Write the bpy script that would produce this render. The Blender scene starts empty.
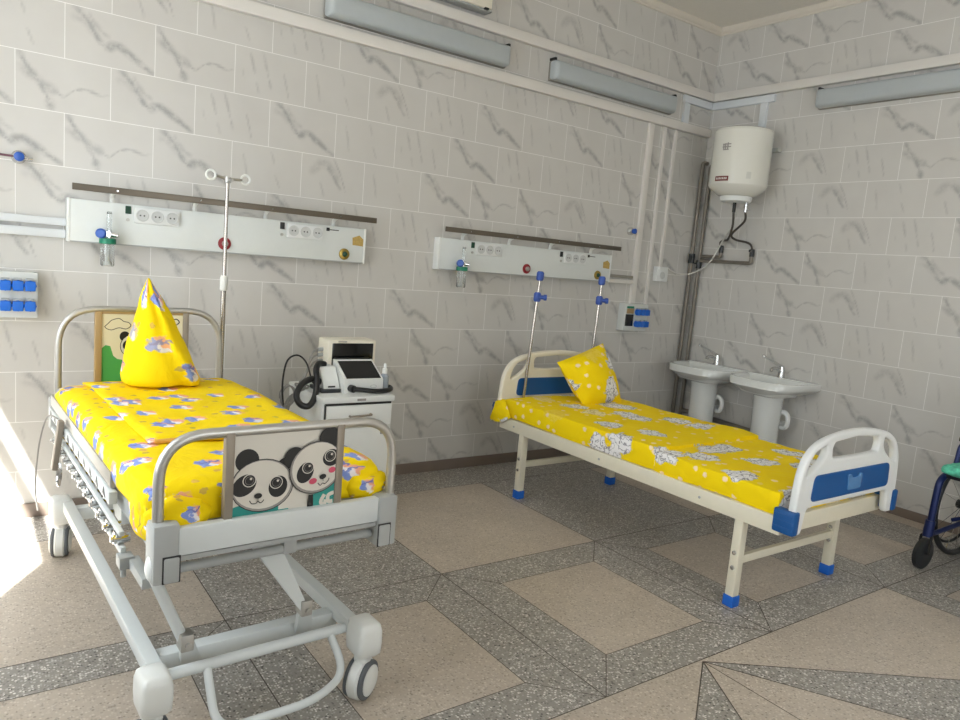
import bpy, bmesh, math, random
import numpy as np
from mathutils import Vector as V, Matrix, noise
random.seed(7)
SC = bpy.context.scene
COL = SC.collection
PI = math.pi

# ------------------------------------------------------------------ helpers
def lin(h):
    c = [int(h[i:i+2], 16)/255 for i in (0, 2, 4)]
    return tuple(x/12.92 if x <= .04045 else ((x+.055)/1.055)**2.4 for x in c) + (1,)

def mat(name, h, rough=.5, metal=0, coat=0, trans=0, alpha=1, noise_amt=0, noise_scale=30, bump=0):
    m = bpy.data.materials.new(name); m.use_nodes = True
    nt = m.node_tree; b = nt.nodes['Principled BSDF']
    b.inputs['Base Color'].default_value = lin(h)
    b.inputs['Roughness'].default_value = rough
    b.inputs['Metallic'].default_value = metal
    b.inputs['Coat Weight'].default_value = coat
    b.inputs['Transmission Weight'].default_value = trans
    b.inputs['Alpha'].default_value = alpha
    tc = nt.nodes.new('ShaderNodeTexCoord')
    n = nt.nodes.new('ShaderNodeTexNoise'); n.inputs['Scale'].default_value = noise_scale
    nt.links.new(tc.outputs['Object'], n.inputs['Vector'])
    if noise_amt:
        mx = nt.nodes.new('ShaderNodeMix'); mx.data_type = 'RGBA'
        c = lin(h)
        mx.inputs[6].default_value = tuple(x*(1-noise_amt) for x in c[:3])+(1,)
        mx.inputs[7].default_value = tuple(min(1, x*(1+noise_amt)) for x in c[:3])+(1,)
        nt.links.new(n.outputs['Fac'], mx.inputs[0]); nt.links.new(mx.outputs[2], b.inputs['Base Color'])
    if bump:
        bp = nt.nodes.new('ShaderNodeBump'); bp.inputs['Strength'].default_value = bump; bp.inputs['Distance'].default_value = .01
        nt.links.new(n.outputs['Fac'], bp.inputs['Height']); nt.links.new(bp.outputs['Normal'], b.inputs['Normal'])
    return m

class MB:
    def __init__(s): s.V = []; s.F = []; s.M = []; s.UV = []
    def add(s, vs, fs, mi=0, uvs=None):
        o = len(s.V); s.V += [V(v) for v in vs]
        for k, f in enumerate(fs):
            s.F.append([o+i for i in f]); s.M.append(mi)
            s.UV.append(uvs[k] if uvs else None)
        return s
    def box(s, c, size, bev=0, seg=2, R=None, mi=0):
        bm = bmesh.new(); bmesh.ops.create_cube(bm, size=1)
        for v in bm.verts: v.co = V((v.co.x*size[0], v.co.y*size[1], v.co.z*size[2]))
        if bev: bmesh.ops.bevel(bm, geom=bm.edges[:], offset=bev, segments=seg, profile=.6, affect='EDGES')
        bm.verts.ensure_lookup_table(); bm.verts.index_update()
        c = V(c)
        vs = [(R @ v.co if R else v.co) + c for v in bm.verts]
        s.add(vs, [[v.index for v in f.verts] for f in bm.faces], mi); bm.free(); return s
    def bb(s, x0, x1, y0, y1, z0, z1, bev=0, mi=0, seg=2):
        return s.box(((x0+x1)/2, (y0+y1)/2, (z0+z1)/2), (abs(x1-x0), abs(y1-y0), abs(z1-z0)), bev, seg, None, mi)
    def tube(s, pts, r, n=10, mi=0, smooth=0, closed=False, squash=None):
        P = [V(p) for p in pts]
        if smooth: P = catmull(P, smooth, closed)
        rs = r if isinstance(r, (list, tuple)) else None
        m = len(P); vs = []; prev = None
        for i in range(m):
            if closed: t = (P[(i+1) % m]-P[i-1]).normalized()
            else: t = (P[min(i+1, m-1)]-P[max(i-1, 0)]).normalized()
            if prev is None:
                a = V((0, 0, 1)) if abs(t.z) < .9 else V((1, 0, 0))
                u = t.cross(a).normalized()
            else: u = (prev - t*prev.dot(t)).normalized()
            prev = u; w = t.cross(u)
            rr = (rs[0]+(rs[-1]-rs[0])*i/(m-1)) if rs else r
            # square the corner width a little at bends is not needed
            for k in range(n):
                a = 2*PI*k/n
                vs.append(P[i]+(u*math.cos(a)+w*math.sin(a))*rr)
        fs = []
        for i in range(m if closed else m-1):
            j = (i+1) % m
            for k in range(n):
                l = (k+1) % n
                fs.append([i*n+k, i*n+l, j*n+l, j*n+k])
        if not closed:
            fs.append(list(range(n))[::-1]); fs.append([(m-1)*n+k for k in range(n)])
        return s.add(vs, fs, mi)
    def cyl(s, p0, p1, r0, r1=None, n=20, mi=0):
        return s.tube([p0, p1], [r0, r0 if r1 is None else r1], n, mi)
    def lathe(s, o, axis, prof, n=28, mi=0, flat=(1, 1)):
        o = V(o); t = V(axis).normalized()
        a = V((0, 0, 1)) if abs(t.z) < .9 else V((1, 0, 0))
        u = t.cross(a).normalized(); w = t.cross(u)
        vs = []; fs = []
        for r, h in prof:
            for k in range(n):
                a = 2*PI*k/n
                vs.append(o+t*h+(u*math.cos(a)*flat[0]+w*math.sin(a)*flat[1])*r)
        for i in range(len(prof)-1):
            for k in range(n):
                l = (k+1) % n
                fs.append([i*n+k, i*n+l, (i+1)*n+l, (i+1)*n+k])
        fs.append(list(range(n))[::-1]); fs.append([(len(prof)-1)*n+k for k in range(n)])
        return s.add(vs, fs, mi)
    def loft(s, rings, mi=0, cap=True):
        n = len(rings[0]); vs = [p for r in rings for p in r]; fs = []
        for i in range(len(rings)-1):
            for k in range(n):
                l = (k+1) % n
                fs.append([i*n+k, i*n+l, (i+1)*n+l, (i+1)*n+k])
        if cap:
            fs.append(list(range(n))[::-1]); fs.append([(len(rings)-1)*n+k for k in range(n)])
        return s.add(vs, fs, mi)
    def prism(s, A, B, mi=0):
        return s.loft([A, B], mi)
    def poly(s, pts, mi=0): return s.add(pts, [list(range(len(pts)))], mi)
    def ball(s, c, r, mi=0, n=16, m=10):
        r = V(r) if not isinstance(r, (int, float)) else V((r, r, r)); c = V(c)
        rings = []
        for i in range(m+1):
            th = PI*(.02+.96*i/m)
            rings.append([c+V((r.x*math.sin(th)*math.cos(2*PI*k/n), r.y*math.sin(th)*math.sin(2*PI*k/n), -r.z*math.cos(th))) for k in range(n)])
        return s.loft(rings, mi)
    def xf(s, fn):
        s.V = [V(fn(v)) for v in s.V]; return s

def catmull(P, k, closed=False):
    out = []; m = len(P)
    rng = range(m) if closed else range(m-1)
    for i in rng:
        if closed: a, b, c, d = P[i-1], P[i], P[(i+1) % m], P[(i+2) % m]
        else: a, b, c, d = P[max(i-1, 0)], P[i], P[i+1], P[min(i+2, m-1)]
        for j in range(k):
            t = j/k
            out.append(.5*((2*b)+(c-a)*t+(2*a-5*b+4*c-d)*t*t+(3*b-a-3*c+d)*t*t*t))
    if not closed: out.append(P[-1])
    return out

def fillet(P, r, k=5):
    """round the corners of an open polyline"""
    P = [V(p) for p in P]; out = [P[0]]
    for i in range(1, len(P)-1):
        a = (P[i-1]-P[i]); b = (P[i+1]-P[i])
        d = min(r, a.length*.49, b.length*.49)
        p0 = P[i]+a.normalized()*d; p1 = P[i]+b.normalized()*d
        for j in range(k+1):
            t = j/k
            out.append(p0*(1-t)**2+P[i]*2*t*(1-t)+p1*t*t)
    out.append(P[-1]); return out

def round_poly(P, r, k=5):
    P = [V((p[0], p[1], 0)) for p in P]; out = []; m = len(P)
    rr = r if isinstance(r, list) else [r]*m
    for i in range(m):
        a = P[i-1]-P[i]; b = P[(i+1) % m]-P[i]
        d = min(rr[i], a.length*.48, b.length*.48)
        if d < 1e-6: out.append(P[i]); continue
        p0 = P[i]+a.normalized()*d; p1 = P[i]+b.normalized()*d
        for j in range(k+1):
            t = j/k; out.append(p0*(1-t)**2+P[i]*2*t*(1-t)+p1*t*t)
    return [(p.x, p.y) for p in out]

def plate(loops, depth, bev, fn, bres=3):
    """flat slab with holes from closed 2-D loops, rounded rims; fn maps (u, v, w) to the room"""
    cu = bpy.data.curves.new('slab', 'CURVE'); cu.dimensions = '2D'; cu.fill_mode = 'BOTH'
    cu.extrude = depth/2-bev; cu.bevel_depth = bev; cu.bevel_resolution = bres; cu.offset = -bev
    for lp in loops:
        sp = cu.splines.new('POLY'); sp.points.add(len(lp)-1); sp.use_cyclic_u = True
        for p, q in zip(sp.points, lp): p.co = (q[0], q[1], 0, 1)
    o = bpy.data.objects.new('slab', cu); COL.objects.link(o)
    dg = bpy.context.evaluated_depsgraph_get(); me = bpy.data.meshes.new_from_object(o.evaluated_get(dg))
    mb = MB(); mb.add([fn(*v.co) for v in me.vertices], [list(p.vertices) for p in me.polygons])
    bpy.data.objects.remove(o); bpy.data.curves.remove(cu); bpy.data.meshes.remove(me)
    return mb

def rbox(c, size, r, n=(8, 8, 4), disp=None, mi=0):
    """dense rounded box with box-projected UVs in metres"""
    h = [x/2 for x in size]; core = [max(x-r, 1e-4) for x in h]; c = V(c)
    idx = {}; vs = []; fs = []; uvs = []
    def vid(p):
        key = tuple(round(x, 5) for x in p)
        if key not in idx: idx[key] = len(vs); vs.append(V(p))
        return idx[key]
    for ax in range(3):
        a, b = [(1, 2), (2, 0), (0, 1)][ax]
        for sg in (-1, 1):
            for i in range(n[a]):
                for j in range(n[b]):
                    q = []
                    for di, dj in ((0, 0), (1, 0), (1, 1), (0, 1)):
                        p = [0, 0, 0]; p[ax] = sg*h[ax]
                        p[a] = -h[a]+2*h[a]*(i+di)/n[a]; p[b] = -h[b]+2*h[b]*(j+dj)/n[b]
                        q.append(p)
                    if sg < 0: q = q[::-1]
                    fs.append([vid(p) for p in q])
                    uvs.append([((p[0]+c.x+(p[2]-h[2] if ax == 0 else 0)*sg*-1), (p[1]+c.y+(p[2]-h[2] if ax == 1 else 0)*-sg)) if ax < 2 else (p[0]+c.x, p[1]+c.y) for p in q])
    out = []
    for p in vs:
        k = V([max(-core[i], min(core[i], p[i])) for i in range(3)])
        d = p-k
        if d.length > 1e-6: p = k+d.normalized()*min(r, max(abs(x) for x in d)) if True else p
        out.append(p+c)
    if disp: out = [V(disp(p)) for p in out]
    return MB().add(out, fs, mi, uvs)

def obj(name, mb, mats, parent=None, ang=40, origin=None, kind=None, label=None, flat=False):
    me = bpy.data.meshes.new(name)
    root = parent
    while root is not None and root.parent is not None: root = root.parent
    off = root.location.copy() if root is not None else (V(origin) if origin is not None else V((0, 0, 0)))
    me.from_pydata([v-off for v in mb.V], [], mb.F)
    mats = mats if isinstance(mats, (list, tuple)) else [mats]
    for m in mats: me.materials.append(m)
    for p, mi in zip(me.polygons, mb.M): p.material_index = mi
    if any(u is not None for u in mb.UV):
        ul = me.uv_layers.new(name='UVMap')
        for p, u in zip(me.polygons, mb.UV):
            if u is None: continue
            for li, q in zip(p.loop_indices, u): ul.data[li].uv = q
    bm = bmesh.new(); bm.from_mesh(me); bmesh.ops.recalc_face_normals(bm, faces=bm.faces[:]); bm.to_mesh(me); bm.free()
    if not flat:
        for p in me.polygons: p.use_smooth = True
        me.set_sharp_from_angle(angle=math.radians(ang))
    o = bpy.data.objects.new(name, me); COL.objects.link(o)
    if parent is not None: o.parent = parent
    elif origin is not None: o.location = off
    if kind: o['kind'] = kind
    if label: o['label'] = label
    return o

def thing(name, label, cat, loc, group=None):
    o = bpy.data.objects.new(name, None); COL.objects.link(o)
    o.empty_display_size = .1; o.location = V(loc); o['label'] = label; o['category'] = cat
    if group: o['group'] = group
    return o

def single(name, mb, mats, label, cat, origin, group=None, ang=40, **k):
    o = obj(name, mb, mats, None, ang, origin, **k); o['label'] = label; o['category'] = cat
    if group: o['group'] = group
    return o

def dup(root, delta, label):
    r = root.copy(); COL.objects.link(r); r.location = root.location + V(delta); r['label'] = label
    def rec(src, dst):
        for ch in list(src.children):
            c = ch.copy(); COL.objects.link(c); c.parent = dst; rec(ch, c)
    rec(root, r); return r

# ------------------------------------------------------------------ materials
def wall_material():
    m = bpy.data.materials.new('marble_print_wall_tile'); m.use_nodes = True
    nt = m.node_tree; N = nt.nodes; Lk = nt.links; b = N['Principled BSDF']
    uv = N.new('ShaderNodeUVMap'); uv.uv_map = 'UVMap'
    br = N.new('ShaderNodeTexBrick'); br.inputs['Scale'].default_value = 1
    br.inputs['Brick Width'].default_value = .3948; br.inputs['Row Height'].default_value = .25
    br.inputs['Mortar Size'].default_value = .0016; br.inputs['Mortar Smooth'].default_value = .2
    br.offset = .5; br.offset_frequency = 2
    br.inputs['Color1'].default_value = (.0, .0, .0, 1); br.inputs['Color2'].default_value = (1, 1, 1, 1)
    Lk.new(uv.outputs[0], br.inputs['Vector'])
    tc = N.new('ShaderNodeTexCoord')
    no = N.new('ShaderNodeTexNoise'); no.inputs['Scale'].default_value = 5; no.inputs['Detail'].default_value = 5
    Lk.new(tc.outputs['Object'], no.inputs['Vector'])
    base = N.new('ShaderNodeMix'); base.data_type = 'RGBA'
    base.inputs[6].default_value = lin(WALL_A); base.inputs[7].default_value = lin(WALL_B)
    Lk.new(no.outputs['Fac'], base.inputs[0])
    at = N.new('ShaderNodeAttribute'); at.attribute_name = 'vein'
    n2 = N.new('ShaderNodeTexNoise'); n2.inputs['Scale'].default_value = 22; n2.inputs['Detail'].default_value = 6; n2.inputs['Roughness'].default_value = .65
    Lk.new(tc.outputs['Object'], n2.inputs['Vector'])
    mr = N.new('ShaderNodeMapRange'); mr.inputs[1].default_value = .26; mr.inputs[2].default_value = .55
    Lk.new(n2.outputs['Fac'], mr.inputs[0])
    mu = N.new('ShaderNodeMath'); mu.operation = 'MULTIPLY'
    Lk.new(at.outputs['Fac'], mu.inputs[0]); Lk.new(mr.outputs[0], mu.inputs[1])
    vm = N.new('ShaderNodeMix'); vm.data_type = 'RGBA'; vm.inputs[7].default_value = lin(WALL_V)
    Lk.new(mu.outputs[0], vm.inputs[0]); Lk.new(base.outputs[2], vm.inputs[6])
    gm = N.new('ShaderNodeMix'); gm.data_type = 'RGBA'; gm.inputs[7].default_value = lin(GROUT)
    Lk.new(br.outputs['Fac'], gm.inputs[0]); Lk.new(vm.outputs[2], gm.inputs[6])
    Lk.new(gm.outputs[2], b.inputs['Base Color'])
    ro = N.new('ShaderNodeMapRange'); ro.inputs[3].default_value = .28; ro.inputs[4].default_value = .8
    Lk.new(br.outputs['Fac'], ro.inputs[0]); Lk.new(ro.outputs[0], b.inputs['Roughness'])
    bp = N.new('ShaderNodeBump'); bp.inputs['Strength'].default_value = .4; bp.inputs['Distance'].default_value = .002; bp.invert = True
    Lk.new(br.outputs['Fac'], bp.inputs['Height']); Lk.new(bp.outputs['Normal'], b.inputs['Normal'])
    return m

def terrazzo(name, base, chipL, chipD, amt, rough, wear):
    m = bpy.data.materials.new(name); m.use_nodes = True
    nt = m.node_tree; N = nt.nodes; Lk = nt.links; b = N['Principled BSDF']
    tc = N.new('ShaderNodeTexCoord')
    vo = N.new('ShaderNodeTexVoronoi'); vo.inputs['Scale'].default_value = 120
    Lk.new(tc.outputs['Object'], vo.inputs['Vector'])
    sp = N.new('ShaderNodeSeparateColor'); Lk.new(vo.outputs['Color'], sp.inputs[0])
    def thr(sock, a, c):
        r = N.new('ShaderNodeMapRange'); r.inputs[1].default_value = a; r.inputs[2].default_value = c; Lk.new(sock, r.inputs[0]); return r.outputs[0]
    core = thr(vo.outputs['Distance'], .62, .38)
    def mul(a, c):
        r = N.new('ShaderNodeMath'); r.operation = 'MULTIPLY'
        for i, q in ((0, a), (1, c)):
            if isinstance(q, (int, float)): r.inputs[i].default_value = q
            else: Lk.new(q, r.inputs[i])
        return r.outputs[0]
    li = mul(mul(thr(sp.outputs[0], .5, .95), core), amt); da = mul(mul(thr(sp.outputs[1], .55, .95), core), amt)
    big = N.new('ShaderNodeTexNoise'); big.inputs['Scale'].default_value = 2.2; big.inputs['Detail'].default_value = 8; big.inputs['Roughness'].default_value = .7
    Lk.new(tc.outputs['Object'], big.inputs['Vector'])
    c0 = N.new('ShaderNodeMix'); c0.data_type = 'RGBA'; bl = lin(base)
    c0.inputs[6].default_value = tuple(x*(1-wear) for x in bl[:3])+(1,); c0.inputs[7].default_value = tuple(x*(1+wear) for x in bl[:3])+(1,)
    Lk.new(big.outputs['Fac'], c0.inputs[0])
    c1 = N.new('ShaderNodeMix'); c1.data_type = 'RGBA'; c1.inputs[7].default_value = lin(chipD)
    Lk.new(da, c1.inputs[0]); Lk.new(c0.outputs[2], c1.inputs[6])
    c2 = N.new('ShaderNodeMix'); c2.data_type = 'RGBA'; c2.inputs[7].default_value = lin(chipL)
    Lk.new(li, c2.inputs[0]); Lk.new(c1.outputs[2], c2.inputs[6])
    Lk.new(c2.outputs[2], b.inputs['Base Color'])
    rr = N.new('ShaderNodeMapRange'); rr.inputs[3].default_value = rough-.08; rr.inputs[4].default_value = rough+.12
    Lk.new(big.outputs['Fac'], rr.inputs[0]); Lk.new(rr.outputs[0], b.inputs['Roughness'])
    return m

def print_cloth(name, kind):
    """yellow cotton with a scattered children's print (UV in metres)"""
    m = bpy.data.materials.new(name); m.use_nodes = True
    nt = m.node_tree; N = nt.nodes; Lk = nt.links; b = N['Principled BSDF']
    b.inputs['Roughness'].default_value = .75; b.inputs['Specular IOR Level'].default_value = .2
    uv = N.new('ShaderNodeUVMap'); uv.uv_map = 'UVMap'
    def math_(op, a, c=None):
        r = N.new('ShaderNodeMath'); r.operation = op
        for i, q in ((0, a), (1, c)):
            if q is None: continue
            if isinstance(q, (int, float)): r.inputs[i].default_value = q
            else: Lk.new(q, r.inputs[i])
        return r.outputs[0]
    def thr(sock, a, c):
        r = N.new('ShaderNodeMapRange'); r.inputs[1].default_value = a; r.inputs[2].default_value = c; Lk.new(sock, r.inputs[0]); return r.outputs[0]
    def mix(f, a, c):
        r = N.new('ShaderNodeMix'); r.data_type = 'RGBA'
        Lk.new(f, r.inputs[0])
        for i, q in ((6, a), (7, c)):
            if isinstance(q, str): r.inputs[i].default_value = lin(q)
            else: Lk.new(q, r.inputs[i])
        return r.outputs[2]
    def vor(scale, rnd, off, warp=.35):
        mp = N.new('ShaderNodeMapping'); mp.inputs['Location'].default_value = (off, off*.7, 0); mp.inputs['Scale'].default_value = (scale, scale, 1)
        Lk.new(uv.outputs[0], mp.inputs[0])
        nz = N.new('ShaderNodeTexNoise'); nz.inputs['Scale'].default_value = 4.5; nz.inputs['Detail'].default_value = 3; Lk.new(mp.outputs[0], nz.inputs['Vector'])
        sb = N.new('ShaderNodeVectorMath'); sb.operation = 'SUBTRACT'; Lk.new(nz.outputs['Color'], sb.inputs[0]); sb.inputs[1].default_value = (.5, .5, .5)
        sc = N.new('ShaderNodeVectorMath'); sc.operation = 'SCALE'; sc.inputs[3].default_value = warp; Lk.new(sb.outputs[0], sc.inputs[0])
        ad = N.new('ShaderNodeVectorMath'); Lk.new(mp.outputs[0], ad.inputs[0]); Lk.new(sc.outputs[0], ad.inputs[1])
        vo = N.new('ShaderNodeTexVoronoi'); vo.voronoi_dimensions = '2D'; vo.inputs['Scale'].default_value = 1; vo.inputs['Randomness'].default_value = rnd
        Lk.new(ad.outputs[0], vo.inputs['Vector'])
        df = N.new('ShaderNodeVectorMath'); df.operation = 'SUBTRACT'; Lk.new(ad.outputs[0], df.inputs[0]); Lk.new(vo.outputs['Position'], df.inputs[1])
        sx = N.new('ShaderNodeSeparateXYZ'); Lk.new(df.outputs[0], sx.inputs[0])
        sc2 = N.new('ShaderNodeSeparateColor'); Lk.new(vo.outputs['Color'], sc2.inputs[0])
        return vo.outputs['Distance'], sx, sc2, mp
    cloth = N.new('ShaderNodeTexNoise'); cloth.inputs['Scale'].default_value = 6
    Lk.new(uv.outputs[0], cloth.inputs['Vector'])
    col = mix(cloth.outputs['Fac'], YEL_A, YEL_B)
    if kind == 'figures':       # little blue-and-white and peach figures
        d2, x2, c2, _ = vor(15, 1, 3.3)
        dot = math_('MULTIPLY', thr(d2, .2, .15), thr(c2.outputs[0], .62, .66))
        tone = mix(c2.outputs[1], 'c98a6a', '8f8a52')
        col = mix(math_('MULTIPLY', dot, .6), col, tone)
        d, x, c, mp = vor(7.2, .85, .4, .5)
        body = math_('MULTIPLY', thr(d, .29, .24), thr(c.outputs[2], .22, .26))
        part = mix(thr(x.outputs[0], -.03, .01), '7790d4', 'e6e2ea')
        part = mix(thr(math_('ADD', x.outputs[0], math_('MULTIPLY', x.outputs[1], .6)), .07, .11), part, 'eaa58a')
        hair = thr(math_('ABSOLUTE', math_('SUBTRACT', x.outputs[1], .1)), .05, .02)
        part = mix(math_('MULTIPLY', hair, thr(c.outputs[1], .3, .5)), part, '6d73b8')
        col = mix(math_('MULTIPLY', body, .95), col, part)
    else:                        # white woolly animals with dark line work, pink-white dots
        d2, x2, c2, _ = vor(13, 1, 5.1, .2)
        dot = math_('MULTIPLY', thr(d2, .2, .15), thr(c2.outputs[0], .55, .6))
        col = mix(math_('MULTIPLY', dot, .75), col, 'f3d9c8')
        d, x, c, mp = vor(4.1, .8, .9, .55)
        body = math_('MULTIPLY', thr(d, .33, .3), thr(c.outputs[2], .2, .24))
        nz = N.new('ShaderNodeTexNoise'); nz.inputs['Scale'].default_value = 7; nz.inputs['Detail'].default_value = 2; Lk.new(mp.outputs[0], nz.inputs['Vector'])
        rid = thr(math_('ABSOLUTE', math_('SUBTRACT', nz.outputs['Fac'], .5)), .035, .012)
        part = mix(math_('MULTIPLY', rid, .7), 'e8e6e6', '3f3c4c')
        rim = math_('MULTIPLY', thr(d, .27, .30), 1)
        part = mix(math_('MULTIPLY', rim, .35), part, '6a6674')
        col = mix(body, col, part)
    Lk.new(col, b.inputs['Base Color'])
    tc = N.new('ShaderNodeTexCoord')
    w = N.new('ShaderNodeTexNoise'); w.inputs['Scale'].default_value = 7; w.inputs['Detail'].default_value = 4; w.inputs['Distortion'].default_value = 1.2
    Lk.new(tc.outputs['Object'], w.inputs['Vector'])
    bp = N.new('ShaderNodeBump'); bp.inputs['Strength'].default_value = .35; bp.inputs['Distance'].default_value = .03
    Lk.new(w.outputs['Fac'], bp.inputs['Height']); Lk.new(bp.outputs['Normal'], b.inputs['Normal'])
    return m

WALL_A, WALL_B, WALL_V, GROUT = 'bebbb6', 'c9c7c2', '989694', 'e8e7e4'
YEL_A, YEL_B = 'f0cc00', 'f6da06'
M = {}
M['wall'] = wall_material()
M['beige'] = terrazzo('beige_terrazzo', 'b9ad9f', 'ddd4c8', '776e64', .65, .36, .36)
M['grey'] = terrazzo('grey_terrazzo', '959089', 'e2ded8', '4a4541', 1, .36, .3)
M['joint'] = mat('dark_floor_joint', '564e47', .8)
M['base'] = mat('brown_baseboard_tile', '776a60', .35, noise_amt=.1, noise_scale=8)
M['ceil'] = mat('matt_ceiling_paint', 'd8d4cc', .9, noise_amt=.03)
M['cornice'] = mat('cream_cornice', 'cfc8bc', .7)
M['trunk'] = mat('offwhite_plastic_trunking', 'd6d2cc', .45, noise_amt=.03, noise_scale=6)
M['trunkblue'] = mat('cool_white_plastic_trunking', 'cfd3d6', .45)
M['white'] = mat('white_enamel', 'dfe1de', .35, noise_amt=.02)
M['panel'] = mat('white_powder_coat', 'd6dad8', .4, noise_amt=.02)
M['plastic'] = mat('white_plastic', 'dcdedd', .4, noise_amt=.02)
M['sockring'] = mat('light_grey_socket_ring', 'c3c5c4', .45)
M['ivory'] = mat('ivory_plastic', 'e2dccb', .4, noise_amt=.02)
M['cream'] = mat('cream_powder_coat', 'ddd7c3', .38, noise_amt=.03)
M['bedwhite'] = mat('pale_grey_powder_coat', 'd3d8d8', .35, noise_amt=.02)
M['bedgrey'] = mat('grey_plastic', 'a6a9a8', .45, noise_amt=.03)
M['alu'] = mat('brushed_aluminium', 'bcbab5', .42, .85, noise_amt=.05)
M['alud'] = mat('dark_brushed_rail', '6f675c', .4, .8, noise_amt=.05)
M['chrome'] = mat('chrome', 'd5d5d5', .12, 1)
M['steel'] = mat('stainless_tube', 'b5aea6', .22, 1)
M['bronze'] = mat('taupe_frame_paint', '8f8578', .45, .3)
M['tan'] = mat('tan_frame_paint', 'a98d60', .5, .1)
M['black'] = mat('black_plastic', '151515', .35)
M['rubber'] = mat('dark_rubber', '26282a', .4)
M['greyrub'] = mat('grey_tyre', '5c6064', .6)
M['screen'] = mat('black_screen', '08090a', .12)
M['blue'] = mat('blue_plastic', '044f8e', .45)
M['bluecap'] = mat('bright_blue_plastic', '1263c6', .45)
M['blueknob'] = mat('blue_knob', '2a55a8', .35)
M['clampblue'] = mat('blue_clamp', '3554a4', .4)
M['red'] = mat('dark_red_knob', '8c1d28', .35)
M['brass'] = mat('brass', 'a8904c', .3, .9)
M['green'] = mat('green_cap', '0e7a5c', .4)
M['dgreen'] = mat('dark_green', '15412f', .5)
M['glass'] = mat('clear_bottle', 'ecefee', .08, trans=.9)
M['frost'] = mat('frosted_diffuser', 'acb2b4', .35, noise_amt=.02)
M['lampdark'] = mat('grey_lamp_base_and_duct', '8c887f', .6)  # one even warm grey, for the lamp bases and the thin grey duct
M['pipe'] = mat('old_grey_pipe', '7d766c', .5, .3, noise_amt=.15, noise_scale=12)
M['hosed'] = mat('dark_braided_hose', '4a443d', .5)
M['ceramic'] = mat('white_ceramic', 'd7d9d6', .1, coat=.6, noise_amt=.01)
M['enamel'] = mat('boiler_enamel', 'd9d8cf', .22, coat=.3)
M['sticker'] = mat('brownish_sticker', 'b79a55', .6, noise_amt=.3, noise_scale=90)
M['blackp'] = mat('printed_black', '161616', .5)
M['whitep'] = mat('printed_white', 'd8d3c9', .5)
M['creamp'] = mat('printed_cream', 'e0d8b8', .5)
M['tealp'] = mat('printed_teal', '1e8f86', .5)
M['pinkp'] = mat('printed_pink', 'd0506a', .5)
M['greenp'] = mat('printed_green', '4aa352', .5)
M['greyp'] = mat('printed_grey', '8f8a86', .5)
M['wcblue'] = mat('navy_painted_tube', '17275a', .35, .3)
M['wcseat'] = mat('black_vinyl', '191b22', .5)
M['gcloth'] = mat('mint_patterned_cloth', '5fd0a8', .8, noise_amt=.75, noise_scale=45)
M['upvc'] = mat('white_window_frame', 'e4e4e2', .35)
M['figures'] = print_cloth('yellow_cotton_with_figures', 'figures')
M['animals'] = print_cloth('yellow_cotton_with_animals', 'animals')
M['cable'] = mat('grey_cable', '8d8b87', .5)
M['wcable'] = mat('white_cable', 'cfcdc6', .5)
gm = bpy.data.materials.new('window_pane'); gm.use_nodes = True
nt = gm.node_tree; nt.nodes.remove(nt.nodes['Principled BSDF'])
tb = nt.nodes.new('ShaderNodeBsdfTransparent'); tb.inputs[0].default_value = (.93, .95, .95, 1)
gb = nt.nodes.new('ShaderNodeBsdfGlossy'); gb.inputs['Roughness'].default_value = .02
ms = nt.nodes.new('ShaderNodeMixShader'); fr = nt.nodes.new('ShaderNodeFresnel'); fr.inputs[0].default_value = 1.3
nt.links.new(fr.outputs[0], ms.inputs[0]); nt.links.new(tb.outputs[0], ms.inputs[1]); nt.links.new(gb.outputs[0], ms.inputs[2])
nt.links.new(ms.outputs[0], nt.nodes['Material Output'].inputs[0])
M['pane'] = gm

# ------------------------------------------------------------------ room shell
X0, Y0, H = -6.0, -6.6, 3.53
TW, TH = .3948, .25
# vein prints, in tile fractions (x right, y up): polylines with half widths
PRINTS = [
  [([(.12, .97), (.24, .78), (.33, .55), (.44, .36), (.56, .44), (.74, .28), (.97, .05)], .030, .95),
   ([(.26, .9), (.35, .68), (.46, .56)], .02, .5), ([(.1, .8), (.25, .7), (.38, .5)], .035, .4)],
  [([(.04, .95), (.13, .72), (.24, .5), (.33, .22), (.37, .03)], .026, .9), ([(.05, .7), (.17, .6), (.3, .45), (.42, .36)], .04, .65),
   ([(.42, .36), (.5, .3), (.58, .42), (.72, .5), (.88, .44), (.97, .46)], .012, .7)],
  [([(.2, .9), (.24, .7), (.27, .5)], .012, .6), ([(.38, .95), (.44, .6), (.5, .25)], .013, .6), ([(.68, .6), (.73, .3), (.76, .1)], .012, .6), ([(.3, .3), (.33, .12)], .012, .45), ([(.1, .55), (.13, .35)], .01, .4)],
  [([(.16, .62), (.3, .82), (.45, .75), (.58, .5)], .045, .5), ([(.34, .88), (.46, .66), (.55, .44), (.62, .3)], .02, .85), ([(.5, .95), (.62, .6), (.7, .25)], .012, .75), ([(.3, .4), (.36, .1)], .012, .55)],
  [([(.15, .8), (.2, .45), (.22, .2)], .01, .5), ([(.55, .9), (.6, .65)], .01, .45), ([(.62, .4), (.68, .15)], .012, .5)],
]
GX, GZ = 44, 28
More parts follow.
